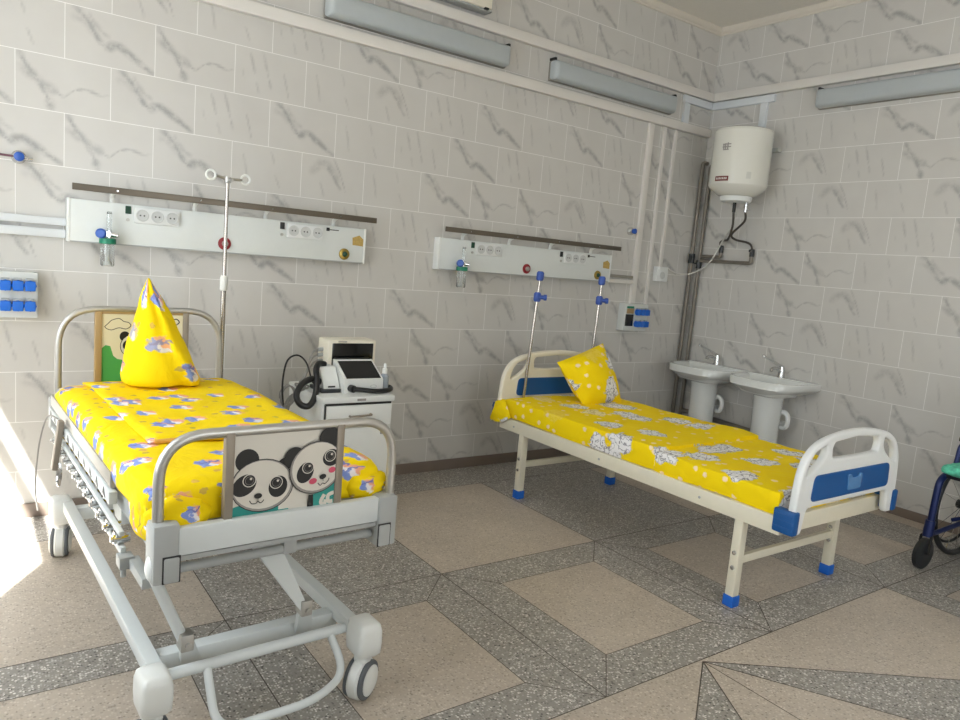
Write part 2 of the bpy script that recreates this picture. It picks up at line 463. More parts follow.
def print_field(pr):
    """how strongly the printed vein shows at each grid point of a tile"""
    xs = np.linspace(0, 1, GX+1); zs = np.linspace(0, 1, GZ+1)
    X, Z = np.meshgrid(xs*TW, zs*TH); out = np.zeros_like(X)
    for n_, (line, hw, st) in enumerate(pr):
        P = catmull([V((x*TW, y*TH, 0)) for x, y in line], 6); m = len(P)
        best = np.zeros_like(X)
        for i in range(m-1):
            a, b = P[i], P[i+1]; dx, dy = b.x-a.x, b.y-a.y
            t = np.clip(((X-a.x)*dx+(Z-a.y)*dy)/(dx*dx+dy*dy+1e-9), 0, 1)
            d = np.hypot(X-a.x-dx*t, Z-a.y-dy*t)
            w = hw*TW*(.8+.75*noise.noise(V((i*.33+n_*5, hw*50, 2))))*1.65
            end = min(1, (i+1)/3, (m-1-i)/3)
            best = np.maximum(best, st*(.45+.55*end)*np.clip(1.25-d/w, 0, 1))
        out = np.maximum(out, best)
    return out
FIELDS = [print_field(p) for p in PRINTS]
def tiled_wall(name, length, to3d, ushift, rects, zsplit=2.4888, fine=None):
    """rects: (u0,u1,z0,z1) wall rectangles; fine: the stretch of u whose tiles carry the vein print"""
    pts, quads, vein = [], [], []; off = 0
    def grid(us, zs, val):
        nonlocal off
        U, Zz = np.meshgrid(us, zs); n, m = len(zs), len(us)
        pts.append(np.stack([U.ravel(), Zz.ravel()], 1)); vein.append(val.ravel())
        I = np.arange(n*m).reshape(n, m)+off
        q = np.stack([I[:-1, :-1], I[:-1, 1:], I[1:, 1:], I[1:, :-1]], -1).reshape(-1, 4)
        P = np.stack([U.ravel(), Zz.ravel()], 1); k = q-off
        ok = (np.abs(P[k[:, 1], 0]-P[k[:, 0], 0]) > 1e-5) & (np.abs(P[k[:, 3], 1]-P[k[:, 0], 1]) > 1e-5)
        quads.append(q[ok]); off += n*m
    if fine is None:
        for a, c, z0, z1 in rects: grid(np.array([a, c]), np.array([z0, z1]), np.zeros((2, 2)))
    else:
        rnd = random.Random(len(name)*13+3); f0, f1 = fine
        for a, c in ((0, f0), (f1, length)):
            if c-a > 1e-4: grid(np.array([a, c]), np.array([0, H]), np.zeros((2, 2)))
        last = None
        for r in range(-5, 10):
            z0 = zsplit-TH*(r+1); sh = 0 if r % 2 == 0 else -.5
            for k in range(-20, 30):
                u0 = ushift+(k+sh)*TW
                pick = rnd.choice([0, 0, 1, 1, 2, 2, 3, 4]); 
                if pick == last: pick = rnd.choice([0, 1, 2, 3, 4])
                last = pick
                if u0+TW < f0+1e-4 or u0 > f1-1e-4 or z0+TH < 1e-4 or z0 > H-1e-4: continue
                grid(np.clip(u0+TW*np.linspace(0, 1, GX+1), f0, f1), np.clip(z0+TH*np.linspace(0, 1, GZ+1), 0, H), FIELDS[pick])
        if zsplit-TH*10 > 0: pass
    P2 = np.concatenate(pts); Q = np.concatenate(quads); A_ = np.concatenate(vein)
    o3 = np.array(to3d(0, 0, 0)); du = np.array(to3d(1, 0, 0))-o3; dz = np.array(to3d(0, 1, 0))-o3
    co3 = o3+P2[:, :1]*du+P2[:, 1:]*dz
    me = bpy.data.meshes.new(name)
    me.vertices.add(len(co3)); me.vertices.foreach_set('co', co3.astype(np.float32).ravel())
    me.loops.add(Q.size); me.loops.foreach_set('vertex_index', Q.astype(np.int32).ravel())
    me.polygons.add(len(Q)); me.polygons.foreach_set('loop_start', np.arange(0, Q.size, 4, dtype=np.int32))
    me.update(calc_edges=True); me.materials.append(M['wall'])
    uv = P2[Q.ravel()]-np.array([ushift, zsplit])+np.array([TW*400, TH*80])
    me.uv_layers.new(name='UVMap').data.foreach_set('uv', uv.astype(np.float32).ravel())
    me.attributes.new('vein', 'FLOAT', 'POINT').data.foreach_set('value', A_.astype(np.float32))
    me.validate()
    o = bpy.data.objects.new(name, me); COL.objects.link(o); o['kind'] = 'structure'
    return o

# tile row 0 starts at z 2.4888; joints on the back wall at x = -4.7332 + k*TW, on the right wall at y = -1.2105 - k*TW
tiled_wall('wall_back', -X0, lambda u, z, w: (X0+u, -w, z), -4.7332-X0, [(0, -X0, 0, H)], fine=(.5, -X0))
tiled_wall('wall_right', -Y0, lambda u, z, w: (-w, -u, z), 1.2105, [(0, -Y0, 0, H)], fine=(0, 3.4))
WIN = [(-2.58, -.75, .85, 2.97), (-6.2, -4.4, .85, 2.97)]     # y0,y1,z0,z1 openings in the left wall
ys = [Y0]+[q for w in sorted(WIN) for q in w[:2]]+[0]
rects = []
for i in range(len(ys)-1):
    a, c = ys[i], ys[i+1]
    w = next((w for w in WIN if abs(w[0]-a) < 1e-6), None)
    if w: rects += [(a-Y0, c-Y0, 0, w[2]), (a-Y0, c-Y0, w[3], H)]
    else: rects.append((a-Y0, c-Y0, 0, H))
tiled_wall('wall_left', -Y0, lambda u, z, w: (X0+w, Y0+u, z), .1, rects)
FW = [(-4.2, -2.6, .85, 2.9)]                                    # window in the front wall, behind the camera
a, c = FW[0][:2]
tiled_wall('wall_front', -X0, lambda u, z, w: (X0+u, Y0+w, z), .1,
           [(0, a-X0, 0, H), (c-X0, -X0, 0, H), (a-X0, c-X0, 0, .85), (a-X0, c-X0, 2.9, H)])
obj('ceiling', MB().bb(X0-.3, .3, Y0-.3, .3, H, H+.1), M['ceil'], kind='structure', flat=True)
# cornice: a small stepped moulding round the ceiling
cor = MB()
prof = [(0, 0), (.012, 0), (.014, .012), (.030, .022), (.036, .04), (.036, .055), (0, .055)]
cor.prism([(X0, -w, H-.055+h) for w, h in prof], [(0, -w, H-.055+h) for w, h in prof])
obj('trim_1', cor, M['cornice'], kind='structure')
cor = MB(); cor.prism([(-w, 0, H-.055+h) for w, h in prof], [(-w, Y0, H-.055+h) for w, h in prof])
obj('trim_2', cor, M['cornice'], kind='structure')
obj('baseboard_back', MB().bb(X0, 0, -.012, 0, 0, .073, .002), M['base'], kind='structure')
obj('baseboard_right', MB().bb(-.012, 0, Y0, -.012, 0, .06, .002), M['base'], kind='structure')

# windows
def window(name, to3d, a, c, z0, z1, mull, trans):
    f = MB()
    def bar(u0, u1, v0, v1, d=.03):
        g_ = .008
        f.add([to3d(*q) for q in ((u0, v0, -d), (u1, v0, -d), (u1, v1, -d), (u0, v1, -d), (u0, v0, g_), (u1, v0, g_), (u1, v1, g_), (u0, v1, g_))],
              [(0, 1, 2, 3), (7, 6, 5, 4), (0, 4, 5, 1), (1, 5, 6, 2), (2, 6, 7, 3), (3, 7, 4, 0)])
    t = .0
    bar(a-.06, a, z0-.06, z1+.06); bar(c, c+.06, z0-.06, z1+.06); bar(a, c, z0-.06, z0); bar(a, c, z1, z1+.06)
    for m in mull: bar(m-.045, m+.045, z0, z1)
    bar(a, c, trans[0], trans[1])
    o = obj(name, f, M['upvc'], kind='structure')
    g = MB().poly([to3d(*q) for q in ((a, z0, -.015), (c, z0, -.015), (c, z1, -.015), (a, z1, -.015))])
    obj('pane', g, M['pane'], o, flat=True)
    s = MB()
    s.add([to3d(*q) for q in ((a-.1, z0-.06, .2), (c+.1, z0-.06, .2), (c+.1, z0-.02, .2), (a-.1, z0-.02, .2), (a-.1, z0-.06, 0), (c+.1, z0-.06, 0), (c+.1, z0-.02, 0), (a-.1, z0-.02, 0))],
          [(0, 1, 2, 3), (7, 6, 5, 4), (0, 4, 5, 1), (1, 5, 6, 2), (2, 6, 7, 3), (3, 7, 4, 0)])
    obj('sill', s, M['upvc'], o)
TR = (2.655, 2.745)
left3d = lambda u, z, w: (X0+w, u, z)
window('window_1', left3d, *WIN[0], [-1.2], TR)
window('window_2', left3d, *WIN[1], [-5.3], TR)
window('window_3', lambda u, z, w: (u, Y0+w, z), *FW[0], [-3.4], TR)

# floor: terrazzo slabs between dark joints
fl = MB()
PX = lambda k: -1.345-.99*k
PY = lambda k: -2.51+1.0775*k
XA, XB = X0-.2, .2
def quad(x0, x1, y0, y1, mi, z=0): fl.poly([(x0, y0, z), (x1, y0, z), (x1, y1, z), (x0, y1, z)], mi)
def joint(p, q, w=.0022, z=.0008):
    p = V((*p, z)); q = V((*q, z)); t = (q-p).normalized(); n = V((-t.y, t.x, 0))*w
    fl.poly([p-n, q-n, q+n, p+n], 2)
ins = .2
for i in range(-2, 6):
    x1, x0 = PX(i), PX(i+1)
    # top row (against the back wall): plain slabs, beige and grey by turns; a grey strip along the wall
    y0, y1 = PY(1), PY(2)
    mi = 0 if i % 2 == 1 else 1
    quad(x0, x1, y0, y1-.0, mi); quad(x0, x1, y1, .2, 1)
    joint((x0, y0), (x0, y1)); joint((x0, y1), (x1, y1)); joint((x0, y0), (x1, y0))
    # middle row: beige squares framed in grey with mitred corners
    y0, y1 = PY(0), PY(1)
    quad(x0, x1, y0, y0+ins, 1); quad(x0, x1, y1-ins, y1, 1); quad(x0, x0+ins, y0+ins, y1-ins, 1); quad(x1-ins, x1, y0+ins, y1-ins, 1)
    quad(x0+ins, x1-ins, y0+ins, y1-ins, 0)
    a, c, d, e = (x0+ins, y0+ins), (x1-ins, y0+ins), (x1-ins, y1-ins), (x0+ins, y1-ins)
    for p, q in ((a, c), (c, d), (d, e), (e, a)): joint(p, q, .0017)
    for p, q in (((x0, y0), a), ((x1, y0), c), ((x1, y1), d), ((x0, y1), e)): joint(p, q, .0017)
    joint((x0, y0), (x0, y1)); joint((x0, y0), (x1, y0))
# near rows: a broad beige field with a dark star whose point touches the row
yb = PY(0); xs0, xs1 = PX(3), PX(0); cx = -2.812
quad(XA, xs0, Y0-.2, yb, 1); quad(xs1, XB, Y0-.2, yb, 1)
quad(xs0, xs1, Y0-.2, yb, 0)
quad(xs1+.2, xs1+.8, yb-.87, yb-.2, 0, .0003); quad(xs0-.8, xs0-.2, yb-.87, yb-.2, 0, .0003)
for p, q in (((xs1, yb), (xs1+.2, yb-.2)), ((xs1+.2, yb-.2), (xs1+.8, yb-.2)), ((xs1+.2, yb-.2), (xs1+.2, yb-.87)), ((xs0, yb), (xs0-.2, yb-.2))): joint(p, q, .0017)
joint((xs0, yb), (xs0, Y0)); joint((xs1, yb), (xs1, Y0))
ap = (cx, yb-.012)
def ray(d, L): k = L/math.hypot(*d); return (ap[0]+d[0]*k, ap[1]+d[1]*k)
for sg in (-1, 1):
    r1 = ray((sg*.84, -.575), 1.6); r2 = ray((sg*.37, -.60), 2.2)
    fl.poly([(*ap, .0004), (*r1, .0004), (*r2, .0004)], 1)
    joint(ap, r1, .0025, .0009); joint(ap, r2, .0025, .0009)
joint(ap, ray((0, -1), 2.4), .002, .0009)
obj('floor', fl, [M['beige'], M['grey'], M['joint']], kind='structure', flat=True)

# ------------------------------------------------------------------ wall fittings
def trunk(label, x0, x1, y0, y1, z0, z1, m='trunk', name='cable_trunking', bev=.004):
    mb = MB().bb(x0, x1, y0, y1, z0, z1, bev)
    # snap-on lid seam
    return single(name, mb, M[m], label, 'cable trunking', ((x0+x1)/2, (y0+y1)/2, (z0+z1)/2), None)
trunk('upper cream cable trunking running along the back wall above the lamps', -5.9, -.001, -.04, 0, 2.94, 3.005)
trunk('lower cream cable trunking running along the back wall just under the two lamps', -5.9, -.02, -.04, 0, 2.65, 2.715)
trunk('cream cable trunking along the right wall above the lamp', -.04, 0, -6.0, -.041, 2.94, 3.005)
trunk('thickest of the three upright white conduits on the back wall, ending at the socket box', -.745, -.69, -.025, 0, 1.225, 2.649)
trunk('middle thin upright white conduit, ending beside the socket box', -.568, -.538, -.02, 0, 1.19, 2.649)
trunk('short upright white conduit ending at the white switched socket', -.436, -.406, -.02, 0, 1.545, 2.649)
L = thing('cable_trunking', 'small bluish white trunking turning the room corner above the water heater', 'cable trunking', (-.05, -.05, 2.9))
obj('back_run', MB().bb(-.377, -.0, -.025, 0, 2.878, 2.936, .003), M['trunkblue'], L)
obj('side_run', MB().bb(-.025, 0, -.60, -.026, 2.876, 2.934, .003), M['trunkblue'], L)
obj('drop', MB().bb(-.365, -.30, -.025, 0, 2.716, 2.877, .003), M['trunkblue'], L)
obj('drop', MB().bb(-.025, 0, -.545, -.485, 2.655, 2.876, .003), M['trunkblue'], L)
trunk('upper of the two white ducts left of the left headwall panel', -5.9, -4.726, -.03, 0, 1.458, 1.494, 'trunkblue', 'wall_duct')
trunk('lower of the two white ducts left of the left headwall panel', -5.9, -4.726, -.03, 0, 1.399, 1.440, 'trunkblue', 'wall_duct')
trunk('white duct right of the right headwall panel, the lower one', -1.035, -.746, -.03, 0, 1.385, 1.416, 'trunk', 'wall_duct')
trunk('thin grey duct right of the right headwall panel, above the white one', -1.035, -.746, -.026, 0, 1.428, 1.450, 'lampdark', 'wall_duct')

def lamp(label, fn, o):
    """fn maps (along, out, z) to the room"""
    t = thing('wall_lamp', label, 'lamp', o, 'long diffuser lamps high on the walls')
    b = MB()
    def bx(mb, u0, u1, w0, w1, z0, z1, bev=.0, taper=0):
        A = [(u0, w0, z0), (u1, w0, z0), (u1, w0, z1), (u0, w0, z1)]
        B = [(u0+taper, w1, z0+taper*.6), (u1-taper, w1, z0+taper*.6), (u1-taper, w1, z1-taper*.6), (u0+taper, w1, z1-taper*.6)]
        mb.loft([[fn(*p) for p in A], [fn(*p) for p in B]])
    bx(b, .004, 1.276, 0, .028, 2.735, 2.862); obj('base', b, M['lampdark'], t)
    d = MB(); ring = []
    for w, ins in ((.022, 0), (.05, .0), (.075, .006), (.088, .018), (.092, .034)):
        pl = round_poly([(ins, 2.738+ins*.7), (1.28-ins, 2.738+ins*.7), (1.28-ins, 2.868-ins*.7), (ins, 2.868-ins*.7)], .022, 4)
        ring.append([fn(u, w, z) for u, z in pl])
    d.loft(ring); obj('diffuser', d, M['frost'], t, 50)
    for u in (.0, 1.26):
        c = MB(); bx(c, u+.004, u+.02, .0, .06, 2.868, 2.884); obj('clip', c, M['black'], t)
    return t
lamp('left unlit lamp on the back wall, above the left headwall panel', lambda u, w, z: (-3.467+u, -w, z+.008), (-2.87, 0, 2.8))
lamp('right unlit lamp on the back wall, near the room corner', lambda u, w, z: (-1.80+u, -w, z+.015), (-1.22, 0, 2.8))
lamp('unlit lamp on the right wall, right of the water heater', lambda u, w, z: (-w, -.97-u, z+.035), (0, -1.6, 2.8))

a = thing('wall_unit', 'white boxy wall unit at the top edge of the photo, only its lower corner showing', 'wall unit', (-2.8, 0, 3.2))
obj('housing', MB().bb(-3.30, -2.385, -.10, 0, 3.045, 3.36, .006), M['ivory'], a)
obj('edge_frame', MB().bb(-3.30, -2.375, -.085, -.001, 3.035, 3.05, .003).bb(-2.385, -2.372, -.085, -.001, 3.035, 3.36, .003), M['bedgrey'], a)
obj('latch', MB().bb(-2.44, -2.41, -.105, -.07, 3.037, 3.048, .002), M['black'], a)

# headwall panels
def socket_mb(mb, x, z, y):
    mb.lathe((x, y, z), (0, -1, 0), [(.030, -.002), (.030, .003), (.026, .004), (.024, .0012), (.001, .0012)], 20)
PXO = -4.725
t = thing('headwall_panel', 'left white medical headwall panel with sockets, above the panda bed', 'headwall panel', (PXO+.79, 0, 1.49), 'medical headwall panels')
PD = .062
body = MB().bb(PXO+.012, PXO+1.568, -PD, 0, 1.388, 1.592, .004); obj('housing', body, M['panel'], t)
for x in (PXO, PXO+1.566):
    obj('end_cap', MB().bb(x, x+.014, -PD-.002, 0, 1.386, 1.594, .004), M['white'], t)
r = obj('rail', MB().bb(PXO+.016, PXO+1.62, -.112, -.100, 1.632, 1.664, .002), M['alud'], t)
for u in (.21, .60, .98, 1.385): obj('screw', MB().cyl((PXO+u, -.1115, 1.648), (PXO+u, -.1145, 1.648), .004, n=10), M['chrome'], r)
for u in (.198, .59, .969, 1.375):
    b = MB().tube(fillet([(PXO+u, -.03, 1.585), (PXO+u, -.035, 1.625), (PXO+u, -.10, 1.648)], .02), .011, 8)
    obj('bracket', b, M['white'], t)
for u0 in (.293, 1.084):
    blk = obj('socket_block', MB().bb(PXO+u0, PXO+u0+.215, -PD-.012, -PD, 1.503, 1.581, .004), M['plastic'], t)
    for k in range(3):
        x = PXO+u0+.037+.071*k
        s_ = MB(); socket_mb(s_, x, 1.542, -PD-.012); so = obj('socket', s_, M['sockring'], blk)
        h = MB().cyl((x-.009, -PD-.010, 1.542), (x-.009, -PD-.0142, 1.542), .0042, n=8).cyl((x+.009, -PD-.010, 1.542), (x+.009, -PD-.0142, 1.542), .0042, n=8)
        obj('contacts', h, M['black'], blk)
    obj('switch', MB().bb(PXO+u0-.04, PXO+u0-.014, -PD-.006, -PD, 1.545, 1.583, .002), M['dgreen'] if u0 < .5 else M['black'], t)
    obj('earth_stud', MB().cyl((PXO+u0-.028, -PD, 1.515), (PXO+u0-.028, -PD-.008, 1.515), .008, n=12), M['alu'], t)
rk = MB().lathe((PXO+.742, -PD, 1.437), (0, -1, 0), [(.034, 0), (.034, .006), (.028, .008)]); k_ = obj('gas_port', rk, M['red'], t)
obj('port_core', MB().lathe((PXO+.742, -PD-.008, 1.437), (0, -1, 0), [(.016, 0), (.016, .012), (.010, .014)]), M['alu'], k_)
rk = MB().lathe((PXO+1.443, -PD, 1.434), (0, -1, 0), [(.034, 0), (.032, .006), (.026, .008)]); k_ = obj('brass_port', rk, M['brass'], t)
obj('port_core', MB().lathe((PXO+1.443, -PD-.008, 1.434), (0, -1, 0), [(.016, 0), (.013, .010), (.008, .014)]), M['dgreen'], k_)
st = MB().poly([(PXO+1.493, -PD-.001, 1.492), (PXO+1.562, -PD-.001, 1.488), (PXO+1.566-.004, -PD-.001, 1.53), (PXO+1.535, -PD-.001, 1.552), (PXO+1.49, -PD-.001, 1.535)])
obj('sticker', st, M['sticker'], t, flat=True)
obj('emblem', MB().bb(PXO+1.322, PXO+1.342, -PD-.0012, -PD, 1.560, 1.580, 0).bb(PXO+1.342, PXO+1.40, -PD-.0012, -PD, 1.566, 1.571, 0), M['blackp'], t)
obj('bottom_lip', MB().bb(PXO+.012, PXO+1.568, -PD-.002, -.004, 1.386, 1.392, .001), M['bedgrey'], t)
panel1 = t
dup(panel1, (2.10, 0, 0), 'right white medical headwall panel with sockets, above the cream bed')

# humidifiers
def humid(x):
    t = thing('oxygen_humidifier', 'oxygen humidifier with blue knob and green cap, on the left headwall panel', 'humidifier', (x, -PD, 1.43), 'oxygen humidifiers')
    y = -PD-.045
    obj('flow_tube', MB().cyl((x+.006, y, 1.445), (x+.006, y, 1.535), .011, n=14).cyl((x+.006, y, 1.535), (x+.006, y, 1.546), .013, .009, n=14), M['glass'], t)
    obj('valve_body', MB().cyl((x, -PD, 1.437), (x, y-.015, 1.437), .013, n=14).cyl((x+.006, y, 1.405), (x+.006, y, 1.455), .013, n=14), M['chrome'], t)
    obj('knob', MB().lathe((x-.028, y-.01, 1.437), (-.35, -1, 0), [(.019, 0), (.024, .004), (.024, .02), (.018, .026)], 18), M['blueknob'], t)
    obj('outlet', MB().cyl((x+.018, y, 1.435), (x+.045, y-.012, 1.432), .012, .010, n=12), M['chrome'], t)
    obj('cap', MB().lathe((x, y, 1.388), (0, 0, 1), [(.034, 0), (.038, .003), (.038, .026), (.026, .03)], 24), M['green'], t)
    obj('bottle', MB().lathe((x, y, 1.280), (0, 0, 1), [(.026, 0), (.031, .006), (.031, .10), (.030, .108)], 24), M['glass'], t)
    obj('diffuser_tube', MB().cyl((x, y, 1.30), (x, y, 1.385), .007, n=10).cyl((x, y, 1.288), (x, y, 1.305), .013, n=12), M['white'], t)
    return t
h1 = humid(-4.555)
dup(h1, (2.095, 0, 0), 'oxygen humidifier with blue knob and green cap, on the right headwall panel')

# wall gas valves
def gasvalve(x, z):
    t = thing('gas_valve', 'blue and chrome wall valve at the left edge of the photo', 'valve', (x, 0, z), 'wall gas valves')
    obj('flange', MB().lathe((x, 0, z), (0, -1, 0), [(.03, 0), (.03, .022), (.02, .036), (.018, .045)]), M['chrome'], t)
    obj('knob', MB().lathe((x, -.05, z), (0, -1, 0), [(.017, -.02), (.021, .004), (.021, .012), (.012, .018)]), M['blueknob'], t)
    obj('outlet', MB().cyl((x+.018, -.022, z), (x+.055, -.022, z-.002), .009, n=12), M['chrome'], t)
    return t
gv = gasvalve(-4.918, 1.755)
single('gas_pipe', MB().cyl((-5.9, -.022, 1.76), (-4.94, -.022, 1.757), .005, n=8), mat('faded_purple_tube', '6a4450', .5), 'thin reddish pipe running into the blue valve at the left edge', 'pipe', (-5.4, 0, 1.76))
dup(gv, (-4.918*-1-.82, 0, .045), 'blue and chrome wall valve beside the thick upright conduit')

# distribution boxes
bx0 = -5.112
t = thing('socket_box', 'socket box with six blue caps on the wall at the left edge', 'socket box', (bx0+.13, 0, 1.12), 'socket boxes with blue caps')
obj('enclosure', MB().bb(bx0, bx0+.268, -.075, 0, 1.012, 1.228, .006), mat('light_grey_enclosure', 'cbcecb', .45), t)
bw = obj('breaker_window', MB().bb(bx0+.014, bx0+.10, -.081, -.07, 1.05, 1.145, .003), M['screen'], t)
obj('breaker_strip', MB().bb(bx0+.02, bx0+.095, -.083, -.07, 1.15, 1.19, .003), M['tan'], t)
obj('label_strip', MB().bb(bx0+.02, bx0+.095, -.083, -.07, 1.192, 1.21, .002), M['green'], t)
for z in (1.165, 1.07):
    for k in range(3):
        x = bx0+.138+.049*k
        s_ = MB().lathe((x, -.075, z), (0, -1, 0), [(.026, 0), (.026, .03), (.022, .034)], 8)
        s_.bb(x-.021, x+.021, -.112, -.08, z-.024, z+.022, .004)
        c_ = obj('blue_socket', s_, M['bluecap'], t)
        obj('cap_hinge', MB().bb(x-.016, x+.016, -.1, -.078, z+.024, z+.034, .002), M['bedgrey'], c_)
dup(t, (4.262, 0, .0), 'socket box with blue caps below the thick upright conduit')

t = thing('switched_socket', 'small white switched socket on the back wall, fed by the short conduit', 'socket', (-.43, 0, 1.48))
obj('housing', MB().bb(-.49, -.355, -.045, 0, 1.425, 1.545, .006), M['plastic'], t)
obj('socket_face', MB().lathe((-.425, -.045, 1.475), (0, -1, 0), [(.03, -.002), (.03, .003), (.024, .004), (.022, .001), (.002, .001)], 20), M['sockring'], t)
obj('rocker', MB().bb(-.475, -.37, -.05, -.044, 1.52, 1.538, .002), M['white'], t)

# ------------------------------------------------------------------ water heater and pipes
BX, BY = -.265, -.545; BR = .216
t = thing('water_heater', 'white cylindrical electric water heater on the right wall near the corner', 'water heater', (BX, BY, 2.1))
obj('tank', MB().lathe((BX, BY, 2.12), (0, 0, 1), [(.11, 0), (.14, .008), (.205, .058), (BR, .078), (BR, .475), (BR-.008, .492), (BR-.05, .508), (.1, .516), (.002, .518)], 48), M['enamel'], t, 25)
obj('bottom_cap', MB().lathe((BX, BY, 2.078), (0, 0, 1), [(.095, 0), (.115, .008), (.12, .04), (.11, .046)], 36), M['white'], t)
obj('wall_bracket', MB().bb(-.05, -.004, BY-.165, BY+.20, 2.485, 2.515, .003), M['bedgrey'], t)
def on_tank(ang, z, dz, w, off=.0012):
    """a small patch on the tank: returns corner points; ang measured from -x toward -y"""
    out = []
    n = 6
    P = []
    for zz in (z, z+dz):
        row = []
        for k in range(n+1):
            a_ = ang+(k/n-.5)*w/BR
            row.append(V((BX-math.cos(a_)*(BR+off), BY-math.sin(a_)*(BR+off), zz)))
        P.append(row)
    return P
def patch(ang, z, dz, w, off=.0012):
    P = on_tank(ang, z, dz, w, off); mb = MB(); n = len(P[0])
    for k in range(n-1): mb.poly([P[0][k], P[0][k+1], P[1][k+1], P[1][k]])
    return mb
obj('name_plate', patch(.02, 2.215, .036, .115), mat('dark_red_plate', '6e2a26', .4), t)
nm = MB()
for k in range(7):
    q = patch(.02-.19+  .063*k, 2.226, .015, .009, .002); nm.V += [v for v in q.V]; o_ = len(nm.V)-len(q.V)
    for f in q.F: nm.F.append([o_+i for i in f]); nm.M.append(0); nm.UV.append(None)
obj('plate_lettering', nm, M['whitep'], t)
em = MB()
for (a_, z_, w_, d_) in ((.0, 2.515, .012, .05), (.09, 2.52, .012, .05), (-.07, 2.525, .012, .035), (.045, 2.535, .07, .008), (.045, 2.555, .07, .008), (.02, 2.515, .05, .008)):
    q = patch(a_+.04, z_-.075, d_, w_, .0015); o_ = len(em.V); em.V += q.V
    for f in q.F: em.F.append([o_+i for i in f]); em.M.append(0); em.UV.append(None)
obj('emblem', em, M['greyp'], t)
obj('faint_mark', patch(.95, 2.235, .05, .035), mat('pale_grey_mark', 'c2c2ba', .4), t)
obj('safety_valve', MB().cyl((BX+.02, BY-.085, 2.005), (BX+.02, BY-.085, 2.085), .013, n=12).cyl((BX+.02, BY-.085, 2.03), (BX+.02, BY-.12, 2.025), .008, n=10), M['chrome'], t)
obj('nipple', MB().cyl((BX, BY+.005, 2.005), (BX, BY+.005, 2.085), .013, n=12), M['black'], t)
obj('hose', MB().tube([(BX, BY+.005, 2.01), (BX+.03, BY+.02, 1.90), (-.12, BY+.13, 1.81), (-.06, BY+.22, 1.80), (-.045, -.29, 1.78), (-.04, -.30, 1.73)], .009, 8, smooth=6), M['hosed'], t)
obj('hose', MB().tube([(BX+.02, BY-.085, 2.01), (BX+.06, BY-.06, 1.94), (-.12, BY+.10, 1.85), (-.07, BY+.10, 1.81), (-.05, BY+.0, 1.79), (-.04, -.585, 1.76), (-.04, -.592, 1.70)], .009, 8, smooth=6), M['hosed'], t)
obj('power_cable', MB().tube([(BX+.01, BY+.01, 2.085), (BX+.05, BY+.03, 1.93), (-.10, BY+.19, 1.80), (-.06, -.22, 1.62), (-.09, -.09, 1.52), (-.2, -.045, 1.50), (-.34, -.05, 1.52), (-.36, -.05, 1.535)], .006, 8, smooth=8), M['wcable'], t)

t = thing('water_pipe', 'grey riser pipe in the room corner, nearer the back wall, with a valve', 'pipe', (-.065, -.032, 0))
obj('pipe', MB().tube(fillet([(-.065, -.034, .0), (-.065, -.034, 2.44), (-.01, -.034, 2.44)], .03), .017, 12), M['pipe'], t)
obj('valve', MB().cyl((-.065, -.034, 1.60), (-.065, -.034, 1.68), .026, n=12).cyl((-.065, -.034, 1.64), (-.11, -.06, 1.64), .009, n=8).box((-.118, -.066, 1.64), (.02, .012, .06), .003), M['rubber'], t)
t = thing('water_pipe', 'grey riser pipe in the room corner beside the right wall, with a valve', 'pipe', (-.03, -.085, 0))
obj('pipe', MB().tube(fillet([(-.03, -.088, .0), (-.03, -.088, 2.42), (-.03, -.2, 2.42)], .03), .016, 12), M['pipe'], t)
obj('valve', MB().cyl((-.03, -.088, 1.56), (-.03, -.088, 1.63), .024, n=12).box((-.065, -.088, 1.60), (.04, .014, .014), .003), M['rubber'], t)
t = thing('water_pipe', 'short upper grey branch pipe under the water heater, turning up to a hose', 'pipe', (-.035, -.2, 1.7))
obj('pipe', MB().tube(fillet([(-.035, -.105, 1.665), (-.035, -.30, 1.665), (-.035, -.30, 1.74)], .02), .015, 10), M['pipe'], t)
obj('tap', MB().cyl((-.035, -.30, 1.70), (-.035, -.30, 1.76), .018, n=10).box((-.06, -.30, 1.74), (.03, .012, .02), .003), M['rubber'], t)
t = thing('water_pipe', 'long lower grey branch pipe under the water heater, turning up to a hose', 'pipe', (-.035, -.35, 1.62))
obj('pipe', MB().tube(fillet([(-.035, -.105, 1.628), (-.035, -.592, 1.628), (-.035, -.592, 1.72)], .025), .015, 10), M['pipe'], t)
obj('tap', MB().cyl((-.035, -.592, 1.68), (-.035, -.592, 1.74), .018, n=10).box((-.06, -.592, 1.725), (.03, .012, .02), .003), M['rubber'], t)
single('water_pipe', MB().tube(fillet([(-.03, -.11, .33), (-.03, -.95, .30)], .02), .02, 10), M['pipe'], 'dark drain pipe low on the right wall behind the sinks', 'pipe', (-.03, -.5, .3))

